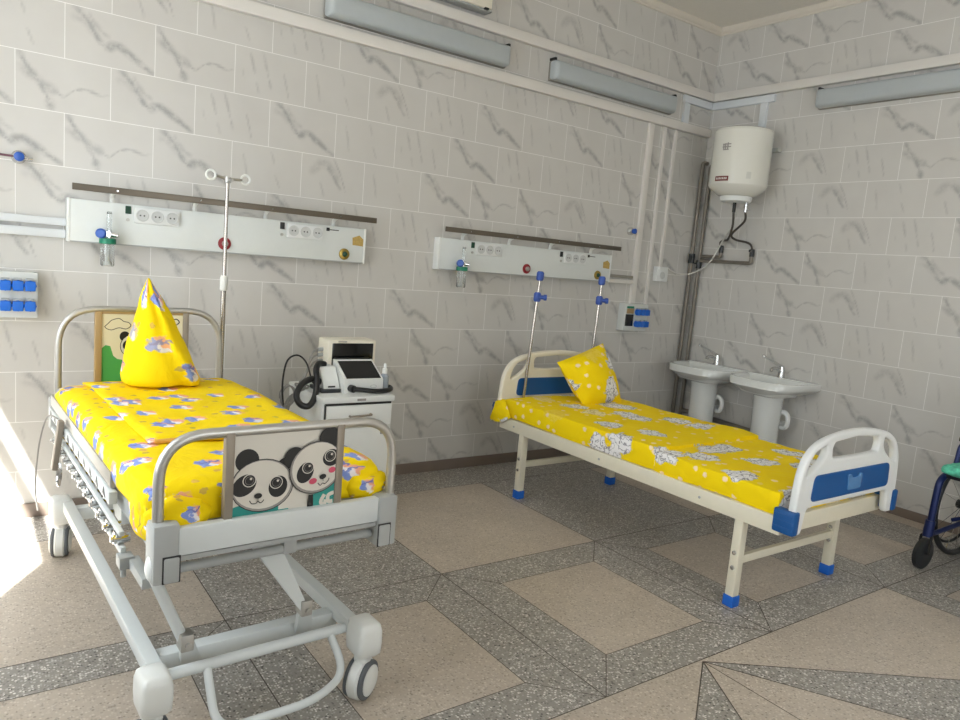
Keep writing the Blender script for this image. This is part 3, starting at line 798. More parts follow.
# ------------------------------------------------------------------ sinks
SY = -1.012
def sink():
    t = thing('pedestal_sink', 'white pedestal sink on the right wall, the one farther from the corner', 'sink', (-.2, SY, 0), 'pedestal sinks')
    W, D = .285, .455
    def outline(k, d):     # half-round plan, back flat to the wall
        P = [(-.002, W*k)]
        n = 22
        for i in range(n+1):
            a_ = PI*i/n
            cx_, sn = math.cos(a_), math.sin(a_)
            e = .62
            P.append((-.10-(d-.10)*abs(sn)**e, W*k*(abs(cx_)**e)*(1 if cx_ >= 0 else -1)))
        P.append((-.002, -W*k)); return P
    b = MB(); rings = []
    for z, k, d in ((.64, .33, .30), (.665, .55, .37), (.70, .82, .44), (.722, .96, .465), (.735, 1, D), (.768, 1, D), (.775, .99, D-.006)):
        rings.append([V((x, SY+y, z)) for x, y in outline(k, d)])
    inner = []
    for z, sh in ((.775, .0), (.765, .02), (.70, .06), (.665, .11), (.66, .16)):
        inner.append([V((-.26+(x+.26)*(1-sh*2.2) if True else x, SY+y*(1-sh*2.2), z)) for x, y in [(max(min(px_, -.12), -D+.035), max(min(py_, W-.04), -W+.04)) for px_, py_ in outline(.95, D-.03)]])
    b.loft(rings+inner); obj('basin', b, M['ceramic'], t, 50)
    obj('tap_ledge', MB().bb(-.115, -.002, SY-W+.02, SY+W-.02, .765, .782, .006), M['ceramic'], t)
    p = MB(); p.lathe((-.20, SY, 0), (0, 0, 1), [(.115, 0), (.115, .03), (.105, .08), (.100, .4), (.105, .62), (.125, .68)], 28); obj('pedestal', p, M['ceramic'], t)
    obj('trap', MB().tube([(-.14, SY-.05, .50), (-.135, SY-.09, .535), (-.13, SY-.125, .52), (-.125, SY-.135, .47), (-.12, SY-.12, .425), (-.11, SY-.08, .415), (-.06, SY-.04, .43), (-.003, SY-.03, .43)], .018, 10, smooth=5), M['plastic'], t)
    z = .782; x = -.075
    tp = obj('tap', MB().cyl((x, SY, z-.01), (x, SY, z+.06), .027, .023, n=16).tube([(x, SY, z+.03), (x-.05, SY+.005, z+.065), (x-.10, SY+.01, z+.07), (x-.125, SY+.012, z+.05)], .012, 10, smooth=5), M['chrome'], t)
    obj('lever', MB().cyl((x, SY, z+.055), (x-.003, SY, z+.085), .021, .016, n=14).tube([(x, SY, z+.08), (x-.06, SY+.02, z+.11), (x-.17, SY+.05, z+.155)], [.011, .008], 8).ball((x-.175, SY+.052, z+.157), .013), M['chrome'], tp)
    return t
s2 = sink()
dup(s2, (0, .585, 0), 'white pedestal sink on the right wall, the one next to the corner pipes')

# ------------------------------------------------------------------ cream bed (axis aligned)
cxb = -1.87
t = thing('hospital_bed', 'cream hospital bed with white end boards and blue caps, in front of the sinks', 'bed', (cxb, -1.5, 0))
fr_ = MB()
for x in (-2.315, -1.46): fr_.bb(x, x+.035, -2.465, -.47, .41, .487, .005)
for y in (-2.45, -.50): fr_.bb(-2.29, -1.45, y-.015, y+.02, .41, .487, .004)
obj('frame', fr_, M['cream'], t)
dk = MB()
for k in range(9): dk.bb(-2.28, -1.46, -2.40+k*.235-.06, -2.40+k*.235+.06, .468, .482, .003)
obj('slat_deck', dk, M['cream'], t)
for x in (-2.285, -1.468):
    for y in (-.69, -2.266):
        lg = obj('leg', MB().bb(x-.022, x+.022, y-.022, y+.022, .03, .412, .004), M['cream'], t)
        obj('foot_cap', MB().bb(x-.027, x+.027, y-.027, y+.027, 0, .052, .005), M['bluecap'], lg, label='blue plastic foot cap')
        b = MB()
        for z in (.255, .185): b.lathe((x-.022, y, z), (-1, 0, 0), [(.011, 0), (.010, .005), (.004, .007)], 12)
        obj('bolt', b, M['chrome'], lg)
for y in (-.69, -2.266):
    obj('crossbar', MB().bb(-2.27, -1.485, y-.012, y+.012, .20, .238, .003), M['cream'], t)
sb = MB()
for y in (-.62, -1.38, -2.05): sb.lathe((-2.315, y, .447), (-1, 0, 0), [(.007, 0), (.006, .003)], 10)
obj('rail_screw', sb, M['bedgrey'], t)
def endboard(name, y, dz, m, sgn, k_):
    O_ = [(-.455, .42), (-.462, .55), (-.445, .70), (-.40, .78), (-.32, .823), (-.17, .852), (0, .862), (.17, .852), (.32, .823), (.40, .78), (.445, .70), (.462, .55), (.455, .42), (.385, .42), (.365, .535), (-.365, .535), (-.385, .42)]
    O_ = [(u*k_, v) for u, v in O_]
    ol = round_poly(O_, [.02, .1, .06, .06, .06, .1, .1, .1, .06, .06, .06, .1, .02, .02, .03, .03, .02], 4)
    h1_ = round_poly([(-.19, .812), (0, .826), (.19, .812), (.205, .785), (.195, .742), (.10, .738), (-.10, .738), (-.195, .742), (-.205, .785)][::-1], .012, 3)
    hl = round_poly([(-.252, .805), (-.335, .778), (-.372, .735), (-.390, .672), (-.335, .695), (-.275, .735), (-.248, .77)], .014, 3)
    hr = [(-u, v) for u, v in hl][::-1]
    loops = [ol, h1_, hl, hr]
    f = lambda u, v, w: (cxb+u, y+w, v+dz)
    b = obj(name, plate(loops, .036, .012, f), M[m], t, 60)
    pn = round_poly([(-.335, .562), (.335, .562), (.325, .678), (-.325, .678)], .03, 4)
    yf = y-sgn*.0185
    obj('blue_panel', plate([pn], .01, .003, lambda u, v, w: (cxb+u, yf+w, v+dz)), M['blue'], b, label='blue inset panel')
    for sx in (-1, 1):
        cp = MB()
        cp.box((cxb+sx*.43, y+sgn*.022, .478+dz*.6), (.045, .10, .105), .012)
        for k in (-1, 0, 1): cp.box((cxb+sx*.4535, y+sgn*.022, .478+dz*.6+k*.028), (.004, .088, .012), .0015)
        obj('corner_cap', cp, M['blue'], b, label='ribbed blue corner cap')
    return b
fb = endboard('footboard', -2.502, 0, 'plastic', 1, .955)
endboard('headboard', -.455, .052, 'ivory', 1, 1.0)
ch = [(-.06, .585), (.05, .585), (.055, .655), (.03, .66), (.02, .64), (-.03, .64), (-.045, .66), (-.07, .655)]
obj('card_holder', plate([round_poly([(u+.01, v) for u, v in ch], .006, 2)], .008, .002, lambda u, v, w: (cxb+u, -2.5265+w, v)), mat('clear_card_holder', '4f80b4', .25), fb)

def wob(a_, s_, seed):
    def f(p):
        n = noise.noise(V((p.x*s_, p.y*s_, p.z*s_))+V((seed, 0, 0)))
        n2 = noise.noise(V((p.x*s_*3.1, p.y*s_*3.1, p.z*s_*3.1))+V((0, seed, 0)))
        return p+V((n*a_*.5, n2*a_*.4, n*a_+n2*a_*.35))
    return f
def mat2(p):
    q = wob(.006, 4, 3)(p)
    if p.z > .56 and p.y > -1.9 and p.x > -1.65: q.z += .018*max(0, 1-abs(p.y+1.62)/.25)
    return q
t2 = thing('mattress', 'two-part mattress in yellow animal-print sheet on the cream bed', 'mattress', (cxb, -1.5, .487))
mb = rbox((-1.868, -1.125, .548), (.885, 1.268, .124), .018, (14, 22, 5), mat2); obj('head_section', mb, M['animals'], t2, 60)
mb = rbox((-1.868, -2.089, .540), (.875, .71, .110), .016, (14, 14, 5), wob(.006, 5, 9)); obj('foot_section', mb, M['animals'], t2, 60)
fp = MB(); n = 6
A_ = [(-2.31, -.50, .60), (-2.325, -.55, .56), (-2.33, -.60, .50), (-2.335, -.52, .455), (-2.34, -.46, .45)]
B_ = [(-2.315, -.44, .59), (-2.35, -.45, .575), (-2.375, -.47, .54), (-2.385, -.455, .48), (-2.37, -.44, .445)]
C_ = [(-2.30, -.455, .585), (-2.33, -.44, .56), (-2.35, -.44, .52), (-2.355, -.44, .48), (-2.35, -.44, .45)]
rings = [[V(A_[i]), V(B_[i]), V(C_[i])] for i in range(5)]
fp.loft(rings); fp.UV = [[(fp.V[i].y*1.0+.3, fp.V[i].z) for i in f] for f in fp.F]
obj('sheet_corner', fp, M['animals'], t2, 80)

def cushion(A, B, C, D, thick, n=18, seed=0, pinch=.14):
    """pillow between four corner points, fat in the middle, with UVs in metres"""
    A, B, C, D = map(V, (A, B, C, D)); nrm = (B-A).cross(D-A).normalized()
    vs, fs, uvs = [], [], []
    ctr = (A+B+C+D)/4
    lu = ((B-A).length+(C-D).length)/2; lv = ((D-A).length+(C-B).length)/2
    for side in (1, -1):
        o = len(vs)
        for i in range(n+1):
            for j in range(n+1):
                u, v = i/n, j/n
                p = A*(1-u)*(1-v)+B*u*(1-v)+C*u*v+D*(1-u)*v
                # edges draw in between the corners
                eu, ev = 4*u*(1-u), 4*v*(1-v)
                inn = pinch*((1-eu)*ev*.35+(1-ev)*eu*.35)
                p = p+(ctr-p)*inn
                h = (eu**.55)*(ev**.55)
                k = noise.noise(V((u*4+seed, v*4, side*2)))*.14+noise.noise(V((u*9, v*9+seed, side)))*.06
                p = p+nrm*side*thick*.5*h*(1+k)
                vs.append(p)
        for i in range(n):
            for j in range(n):
                a_, b_, c_, d_ = o+i*(n+1)+j, o+(i+1)*(n+1)+j, o+(i+1)*(n+1)+j+1, o+i*(n+1)+j+1
                f = [a_, b_, c_, d_] if side > 0 else [d_, c_, b_, a_]
                q = [(i, j), (i+1, j), (i+1, j+1), (i, j+1)]
                if side < 0: q = q[::-1]
                fs.append(f); uvs.append([(x/n*lu+seed*.37+(3 if side < 0 else 0), y/n*lv+seed*.21) for x, y in q])
    return MB().add(vs, fs, 0, uvs)
pm = cushion((-2.03, -.645, .86), (-1.62, -.63, .985), (-1.53, -.78, .60), (-1.90, -.80, .595), .23, seed=1.0, pinch=.08)
single('pillow', pm, M['animals'], 'yellow animal-print pillow propped on one corner against the cream bed headboard', 'pillow', (-1.74, -.64, .62), 'yellow pillows', 80)

# drip poles on the headboard of the cream bed
def drip2(xb, xt, label):
    y = -.505
    t = thing('drip_pole', label, 'drip pole', (xb, y, .60), 'drip poles clamped to the cream headboard')
    P = lambda z: V((xb+(xt-xb)*(z-.6)/.8, y, z))
    obj('pole', MB().cyl(P(.60), P(1.27), .010, n=12), M['steel'], t)
    obj('upper_pole', MB().cyl(P(1.26), P(1.40), .008, n=12), M['steel'], t)
    for z in (1.265, 1.40):
        c = MB().lathe(P(z-.03), (0, 0, 1), [(.018, 0), (.024, .01), (.024, .05), (.016, .06)], 14)
        if z < 1.3: c.cyl(P(z)+V((.0, -.01, 0)), P(z)+V((.035, -.03, 0)), .014, n=10).cyl(P(z)+V((.03, -.027, 0)), P(z)+V((.045, -.036, 0)), .02, n=10)
        obj('clamp', c, M['clampblue'], t, label='blue plastic clamp knob')
    return t
drip2(-2.165, -2.118, 'left drip pole with blue clamps at the cream bed headboard')
drip2(-1.60, -1.565, 'right drip pole with blue clamps at the cream bed headboard, behind the pillow')

# ------------------------------------------------------------------ panda bed
yaw = math.radians(2.6); U_ = V((-math.sin(yaw), math.cos(yaw), 0)); W_ = V((math.cos(yaw), math.sin(yaw), 0)); O1 = V((-4.363, -2.125, 0))
def Lc(s, t, z): return O1+U_*s+W_*t+V((0, 0, z))
RL = Matrix((W_, U_, V((0, 0, 1)))).transposed()     # local x = across, y = along
def lbox(mb, s0, s1, t0, t1, z0, z1, bev=.004, mi=0):
    return mb.box(Lc((s0+s1)/2, (t0+t1)/2, (z0+z1)/2), (abs(t1-t0), abs(s1-s0), abs(z1-z0)), bev, 2, RL, mi)
def ltube(mb, pts, r, n=10, mi=0, smooth=0): return mb.tube([Lc(*p) for p in pts], r, n, mi, smooth)
bed = thing('adjustable_bed', "raised children's hospital bed with panda picture end boards, on castors", 'bed', Lc(.85, 0, 0))
# base
for tt in (-.33, .275):
    b = MB(); lbox(b, .04, 1.60, tt-.021, tt+.021, .214, .258, .005); obj('base_beam', b, M['bedwhite'], bed)
b = MB(); lbox(b, .15, .20, -.31, .27, .182, .235, .005); obj('cross_beam', b, M['bedwhite'], bed)
b = MB(); lbox(b, 1.50, 1.55, -.31, .27, .185, .24, .005); obj('cross_beam', b, M['bedwhite'], bed)
b = MB(); ltube(b, [(.065, -.30, .222), (.065, .27, .222)], .017, 14); obj('pedal_shaft', b, M['bedwhite'], bed)
b = MB(); b.tube(fillet([Lc(*p) for p in ((.065, -.19, .222), (-.065, -.20, .09), (-.075, .09, .092), (.0, .235, .10), (.065, .20, .222))], .07, 6), .0125, 12); obj('pedal_bar', b, M['bedwhite'], bed)
def caster(s, t, ang):
    b = MB(); rings = []
    for z, k in ((.155, .80), (.165, .95), (.20, 1.0), (.24, .98), (.26, .88), (.268, .7)):
        pl = round_poly([(-.043*k, -.055*k), (.043*k, -.055*k), (.043*k, .055*k), (-.043*k, .055*k)], .018, 5)
        rings.append([Lc(s+y, t+x, z) for x, y in pl])
    b.loft(rings); c = obj('castor_cover', b, M['white'], bed, 50)
    st_ = MB().cyl(Lc(s, t, .12), Lc(s, t, .16), .028, n=16); obj('stem', st_, M['white'], c)
    ca, sa = math.cos(ang), math.sin(ang)
    ax = (W_*ca+U_*sa); cen = Lc(s, t, .065)+(U_*ca-W_*sa)*-.004
    h = MB()
    for sg in (-1, 1):
        w = MB().lathe(cen+ax*sg*.018, ax*sg, [(.052, 0), (.063, .003), (.065, .008), (.063, .014), (.054, .017)], 30)
        obj('wheel', w, M['greyrub'], bed)
        h.lathe(cen+ax*sg*.036, ax*sg, [(.050, -.01), (.050, .002), (.044, .005), (.002, .006)], 26)
    h.lathe(cen-ax*.02, ax, [(.062, 0), (.068, .006), (.068, .034), (.062, .04)], 30)
    obj('castor_hub', h, M['white'], c)
caster(.03, -.345, .15); caster(.005, .297, -1.0); caster(1.60, -.352, -.25); caster(1.60, .30, .1)
# lifting links
b = MB(); b.tube([Lc(.05, -.352, .545), Lc(.075, -.258, .318)], .0155, 12); obj('lift_link', b, M['bedwhite'], bed)
b = MB(); b.prism([Lc(.10, -.09, .59), Lc(.10, .0, .59), Lc(.075, .112, .335), Lc(.075, .088, .33)], [Lc(.055, -.09, .59), Lc(.055, .0, .59), Lc(.045, .112, .335), Lc(.045, .088, .33)]); obj('lift_link', b, M['bedwhite'], bed)
for tt, z in ((-.252, .30), (.108, .318)):
    b = MB(); b.prism([Lc(.16, tt+.012, .20), Lc(.16, tt+.07, .20), Lc(.075, tt+.022, z+.01), Lc(.075, tt-.018, z+.01)], [Lc(.14, tt+.012, .20), Lc(.14, tt+.07, .20), Lc(.055, tt+.022, z+.01), Lc(.055, tt-.018, z+.01)])
    lk = obj('link_foot', b, M['bedwhite'], bed)
    y_ = MB(); y_.box(Lc(.062, tt-.002, z+.018), (.036, .05, .05), .004, 2, RL).cyl(Lc(.028, tt, z+.012), Lc(.098, tt, z+.012), .009, n=10); obj('yoke', y_, M['alu'], lk)
b = MB(); b.tube([Lc(1.5, -.2, .24), Lc(1.0, -.2, .60)], .019, 10); obj('lift_link', b, M['bedwhite'], bed)
b = MB(); b.tube([Lc(1.5, .15, .24), Lc(1.0, .15, .60)], .019, 10); obj('lift_link', b, M['bedwhite'], bed)
# lift motor box at the back
b = MB(); lbox(b, 1.30, 1.47, -.17, -.02, .21, .30, .012); obj('motor', b, M['bedwhite'], bed)
# platform frame
b = MB()
for tt in (-.33, .33): lbox(b, .02, 1.70, tt-.02, tt+.02, .595, .65, .004)
for s in (.30, .75, 1.2, 1.68): lbox(b, s-.02, s+.02, -.33, .33, .60, .64, .004)
obj('platform_frame', b, M['bedgrey'], bed)
b = MB(); lbox(b, .05, 1.66, -.34, .34, .655, .675, .004); obj('deck', b, M['bedgrey'], bed)
b = MB(); ltube(b, [(.01, -.31, .563), (.01, .31, .563)], .0135, 12); lbox(b, -.005, .025, .0, .04, .55, .60, .003); obj('under_bar', b, M['bedgrey'], bed)
# end boards
def eb(name, s, z0, ztop, sgn, painter):
    r = .0145; w = .352
    b = MB(); b.tube(fillet([Lc(s, -w, z0), Lc(s, -w, ztop), Lc(s, w, ztop), Lc(s, w, z0)], .17, 9), r, 14)
    e = obj(name, b, M['alu'], bed, 60)
    return e
foot = eb('footboard', 0, .68, .935, 1, None)
head = eb('headboard', 1.70, .62, 1.10, 1, None)
for tt in (-.337, .330):
    dz_ = 0 if tt < 0 else -.014
    b = MB(); lbox(b, -.04, .045, tt-.034, tt+.032, .545+dz_, .708+dz_, .008); bl = obj('corner_block', b, M['bedgrey'], foot)
    sx = .012 if tt < 0 else -.012
    b = MB(); lbox(b, -.046, -.03, tt+sx-.02, tt+sx+.02, .548+dz_, .618+dz_, .006); obj('release_lever', b, M['bedgrey'], bl)
    b = MB(); lbox(b, -.0415, -.039, tt+sx-.023, tt+sx+.023, .547+dz_, .622+dz_, .002); obj('lever_gap', b, M['black'], bl)
    b = MB(); b.ball(Lc(.0, tt-.03 if tt < 0 else tt+.03, .58), V((.014, .03, .035))); obj('bumper', b, M['white'], bl)
b = MB(); lbox(b, -.03, .0, -.305, .30, .614, .691, .004); obj('lower_board', b, M['bedwhite'], foot)
b = MB(); lbox(b, -.026, .004, -.305, .30, .597, .611, .003); obj('board_lip', b, M['bedgrey'], foot)
for tt in (-.172, .160):
    b = MB(); lbox(b, -.016, .012, tt-.012, tt+.012, .675, .935, .003); obj('picture_frame', b, M['bronze'], foot)
b = MB(); lbox(b, -.012, .01, -.172, .16, .925, .940, .003); obj('picture_frame', b, M['bronze'], foot)
for tt in (-.195, .185):
    b = MB(); lbox(b, 1.686, 1.714, tt-.014, tt+.014, .72, 1.09, .003); obj('picture_frame', b, M['tan'] if tt < 0 else M['bronze'], head)
b = MB(); lbox(b, 1.69, 1.71, -.195, .185, 1.078, 1.096, .003); obj('picture_frame', b, M['tan'], head)
for tt in (-.352, .352):
    b = MB(); lbox(b, 1.665, 1.73, tt-.034, tt+.034, .56, .70, .008); obj('corner_block', b, M['bedgrey'], head)

# flat printed pictures, drawn as clipped polygons on the board
class Art:
    def __init__(s, s0, t0, t1, z0, z1, step=-.0004):
        s.mb = MB(); s.a = (s0, t0, t1, z0, z1); s.k = 0; s.step = step
    def clip(s, P):
        _, t0, t1, z0, z1 = s.a
        for ax, lim, sg in ((0, t0, 1), (0, t1, -1), (1, z0, 1), (1, z1, -1)):
            out = []
            for i in range(len(P)):
                p, q = P[i-1], P[i]
                ip, iq = (p[ax]-lim)*sg >= 0, (q[ax]-lim)*sg >= 0
                if ip != iq:
                    f = (lim-p[ax])/(q[ax]-p[ax]); out.append((p[0]+(q[0]-p[0])*f, p[1]+(q[1]-p[1])*f))
                if iq: out.append(q)
            P = out
            if not P: return P
        return P
    def pg(s, P, mi):
        P = s.clip(P)
        if len(P) < 3: return
        s.k += 1
        s.mb.poly([Lc(s.a[0]+s.step*s.k, t, z) for t, z in P], mi)
    def el(s, c, rx, ry, mi, rot=0, n=28):
        ca, sa = math.cos(math.radians(rot)), math.sin(math.radians(rot))
        s.pg([(c[0]+rx*math.cos(2*PI*i/n)*ca-ry*math.sin(2*PI*i/n)*sa, c[1]+rx*math.cos(2*PI*i/n)*sa+ry*math.sin(2*PI*i/n)*ca) for i in range(n)], mi)
    def line(s, pts, w, mi):
        P = catmull([V((*p, 0)) for p in pts], 5); L_, R_ = [], []
        for i in range(len(P)):
            d = (P[min(i+1, len(P)-1)]-P[max(i-1, 0)]).normalized(); n_ = V((-d.y, d.x, 0))*w
            L_.append((P[i]+n_)[:2]); R_.append((P[i]-n_)[:2])
        for i in range(len(P)-1): 
            s.k -= 1 if i else 0
            s.pg([L_[i], L_[i+1], R_[i+1], R_[i]], mi)
ART = [M['whitep'], M['blackp'], M['tealp'], M['pinkp'], M['greyp'], M['greenp'], M['creamp']]
A = Art(-.006, -.16, .148, .686, .935, -.00022)
def PQ(p, q): return (-.160+.308*p, .930-.236*q)
A.pg([(-.16, .686), (.148, .686), (.148, .935), (-.16, .935)], 0)
# left panda
A.el(PQ(.2, 1.06), .11, .045, 2)
A.pg([PQ(.44, 1.0), PQ(.44, .9), PQ(.57, .72), PQ(.70, .80), PQ(.70, 1.0)], 0)
A.el(PQ(.125, .34), .034, .034, 1); A.el(PQ(.475, .44), .026, .02, 1, 40)
A.el(PQ(.28, .665), .093, .078, 1, -6); A.el(PQ(.28, .665), .0905, .0755, 4, -6); A.el(PQ(.275, .655), .086, .071, 0, -6)
A.el(PQ(.105, .64), .037, .029, 1, 35); A.el(PQ(.425, .70), .028, .032, 1, -10)
for c in (PQ(.15, .585), PQ(.405, .645)):
    A.el(c, .0195, .019, 0); A.el(c, .017, .0165, 1); A.el(c, .0125, .012, 4); A.el(c, .0115, .011, 1); A.el((c[0]+.004, c[1]+.005), .0035, .0035, 0)
A.el(PQ(.235, .785), .0115, .008, 1); A.line([PQ(.235, .80), PQ(.235, .85)], .001, 1)
A.line([PQ(.155, .83), PQ(.175, .87), PQ(.215, .875), PQ(.235, .85), (PQ(.255, .875)), PQ(.275, .865), PQ(.29, .84)], .0013, 1)
# right panda
A.pg([PQ(.72, 1.05), PQ(.735, .86), PQ(.79, .86), PQ(.80, 1.05)], 1)
A.pg([PQ(.79, 1.05), PQ(.78, .86), PQ(.9, .82), PQ(1.05, .7), PQ(1.05, 1.05)], 2)
A.line([PQ(.90, .88), PQ(.865, .97), PQ(.90, 1.02), PQ(.915, .95)], .006, 0); A.line([PQ(1.0, .87), PQ(.94, .9), PQ(.945, .98), PQ(.99, .98)], .006, 0)
A.el(PQ(.575, .36), .033, .033, 1); A.el(PQ(.93, .14), .036, .033, 1)
A.el(PQ(.80, .51), .086, .080, 1, 18); A.el(PQ(.80, .51), .0835, .0775, 4, 18); A.el(PQ(.805, .50), .079, .073, 0, 18)
A.el(PQ(.685, .56), .025, .033, 1, -25); A.el(PQ(.95, .40), .028, .026, 1, 10)
for c in (PQ(.71, .50), PQ(.935, .375)):
    A.el(c, .0185, .018, 0); A.el(c, .016, .0155, 1); A.el(c, .012, .0115, 4); A.el(c, .011, .0105, 1); A.el((c[0]+.004, c[1]+.005), .0033, .0033, 0)
A.el(PQ(.765, .68), .0125, .009, 3, 10); A.el(PQ(.96, .56), .0115, .009, 3, 10)
A.el(PQ(.865, .635), .011, .008, 1, 12); A.line([PQ(.865, .65), PQ(.87, .69)], .001, 1)
A.line([PQ(.815, .71), PQ(.84, .745), PQ(.865, .72), PQ(.89, .73), PQ(.925, .69), PQ(.93, .66)], .0013, 1)
obj('picture', A.mb, ART, foot, flat=True, label='picture of two black and white pandas')
b = MB(); lbox(b, -.004, .006, -.165, .155, .68, .934, .001); obj('picture_board', b, M['whitep'], foot)
b = MB(); lbox(b, 1.694, 1.704, -.19, .18, .72, 1.09, .001); obj('picture_board', b, M['creamp'], head)
A = Art(1.6935, -.181, .171, .725, 1.078, -.00025)
A.pg([(-.181, .725), (.171, .725), (.171, 1.078), (-.181, 1.078)], 6)
A.pg([(-.181, .725), (-.181, .92), (-.165, .935), (-.145, .93), (-.132, .885), (-.115, .87), (-.06, .86), (0, .83), (.171, .80), (.171, .725)], 5)
for k in range(2):
    pass
A.line([(-.17, 1.02), (-.155, 1.035), (-.14, 1.05), (-.11, 1.058), (-.09, 1.045), (-.07, 1.04), (-.06, 1.025), (-.08, 1.01), (-.11, 1.015), (-.14, 1.005), (-.16, 1.01), (-.17, 1.02)], .0016, 1)
A.line([(.12, 1.05), (.14, 1.06), (.155, 1.045), (.14, 1.03)], .0025, 1)
A.el((-.085, .975), .022, .024, 1); A.el((-.035, .93), .07, .06, 1); A.el((-.035, .93), .067, .057, 0)
A.el((-.072, .935), .021, .024, 1, -20); A.el((-.066, .938), .012, .012, 0); A.el((-.066, .938), .010, .010, 1)
A.el((-.07, .865), .02, .035, 1)
obj('picture', A.mb, ART, head, flat=True, label='cream picture with cloud, green bush and panda face')

# left guard rail, folded down
g = obj('guard_rail', lbox(MB(), .42, 1.66, -.385, -.370, .672, .722, .004), M['alu'], bed)
b = MB(); lbox(b, .40, 1.66, -.392, -.368, .628, .668, .004); obj('hinge_strip', b, M['bedwhite'], g)
for k in range(11):
    s = .47+k*.112
    h = MB(); A2 = [Lc(s-.02, -.3935, .635), Lc(s+.02, -.3935, .642), Lc(s+.006, -.3935, .664)]; B2 = [Lc(s-.02, -.390, .635), Lc(s+.02, -.390, .642), Lc(s+.006, -.390, .664)]
    h.prism(A2, B2); obj('slot', h, M['rubber'], g)
b = MB(); lbox(b, .24, 1.56, -.395, -.380, .585, .60, .003); lbox(b, .24, 1.56, -.39, -.375, .528, .552, .003); obj('lower_rail', b, M['bedwhite'], g)
for k in range(12):
    s = .27+k*.108
    h = MB(); h.cyl(Lc(s, -.36, .568), Lc(s, -.405, .568), .014, n=12); h.box(Lc(s+.02, -.392, .567), (.01, .05, .026), .003, 2, RL); h.cyl(Lc(s, -.405, .568), Lc(s, -.412, .568), .008, n=10)
    obj('pivot', h, M['chrome'], g)
b = MB(); lbox(b, .20, .25, -.40, -.36, .50, .535, .003); lbox(b, .05, .22, -.375, -.345, .50, .53, .003); b.cyl(Lc(.225, -.385, .47), Lc(.225, -.385, .51), .008, n=8); obj('rail_bracket', b, M['bedgrey'], g)

# hand control hanging on the rail
t = thing('hand_control', 'grey hand control hanging on the left side of the panda bed', 'remote control', Lc(1.3, -.42, .6))
b = MB(); b.box(Lc(1.25, -.413, .60), (.022, .045, .20), .008, 2, RL @ Matrix.Rotation(.12, 3, 'Y')); obj('handset', b, M['bronze'], t)
b = MB(); b.tube([Lc(1.25, -.41, .50), Lc(1.24, -.415, .46), Lc(1.20, -.415, .45), Lc(1.18, -.412, .50), Lc(1.2, -.412, .54)], .006, 8, smooth=5); obj('hook', b, M['chrome'], t)
b = MB(); b.tube([Lc(1.28, -.41, .70), Lc(1.40, -.43, .68), Lc(1.47, -.45, .55), Lc(1.55, -.455, .35), Lc(1.60, -.44, .22)], .0035, 6, smooth=8); obj('cord', b, M['cable'], t)

# mattress, cover and pillow on the panda bed
def mat1(p):
    d = p-O1; s, tt = d.dot(U_), d.dot(W_)
    q = wob(.007, 4.2, 5)(p)
    if s < .18:
        k = (1-s/.18)
        q += V((0, 0, -.010*k)) + U_*(.018*k*noise.noise(V((tt*11, p.z*9, 2))))
    if s > 1.4: q.z -= .03*(s-1.4)/.25
    return q
def rot_to_bed(mb): return mb
mm = rbox((-.02, .84, .733), (.72, 1.62, .120), .04, (14, 26, 6))
mm.xf(lambda v: Lc(v.y, v.x, v.z)); mm.V = [mat1(v) for v in mm.V]
tk = MB()
tm = thing('mattress', 'thick mattress in yellow figure-print sheet on the panda bed', 'mattress', Lc(.85, 0, .676))
obj('body', mm, M['figures'], tm, 70)
def lump(c, r, seed):
    m_ = rbox((0, 0, 0), (2, 2, 2), .99, (8, 8, 8))
    m_.V = [Lc(c[0]+v.y*r[1], c[1]+v.x*r[0], c[2]+v.z*r[2]) + V((0, 0, noise.noise(v*1.7+V((seed, 0, 0)))*.010)) + W_*(noise.noise(v*2.3+V((0, seed, 0)))*.012) for v in m_.V]
    m_.UV = [[(x*r[0]+seed, y*r[1]*1.5) for x, y in u] for u in m_.UV]
    return m_
obj('tucked_corner', lump((.04, -.29, .70), (.085, .05, .062), 1.3), M['figures'], tm, 80)
obj('tucked_corner', lump((.05, .29, .715), (.075, .045, .045), 4.3), M['figures'], tm, 80)
obj('sheet_drape', lump((.14, -.352, .69), (.03, .12, .075), 7.3), M['figures'], tm, 80)
tp = rbox((.025, 1.02, .800), (.60, 1.16, .014), .007, (16, 26, 2))
tp.xf(lambda v: Lc(v.y, v.x, v.z)); tp.V = [mat1(v)+V((0, 0, .002)) for v in tp.V]
tc_ = thing('folded_sheet', 'folded yellow figure-print sheet spread over the head half of the panda bed mattress', 'sheet', Lc(1.0, .06, .806))
obj('layer', tp, M['figures'], tc_, 70)
hm = MB(); hm.tube([Lc(.44, -.255, .804), Lc(.437, -.1, .806), Lc(.44, .1, .804), Lc(.44, .345, .803)], .0075, 8, smooth=5)
hm.UV = [[(.1, .1)]*len(f) for f in hm.F]
obj('hem', hm, mat('peach_hem', 'd9a24e', .8), tc_)

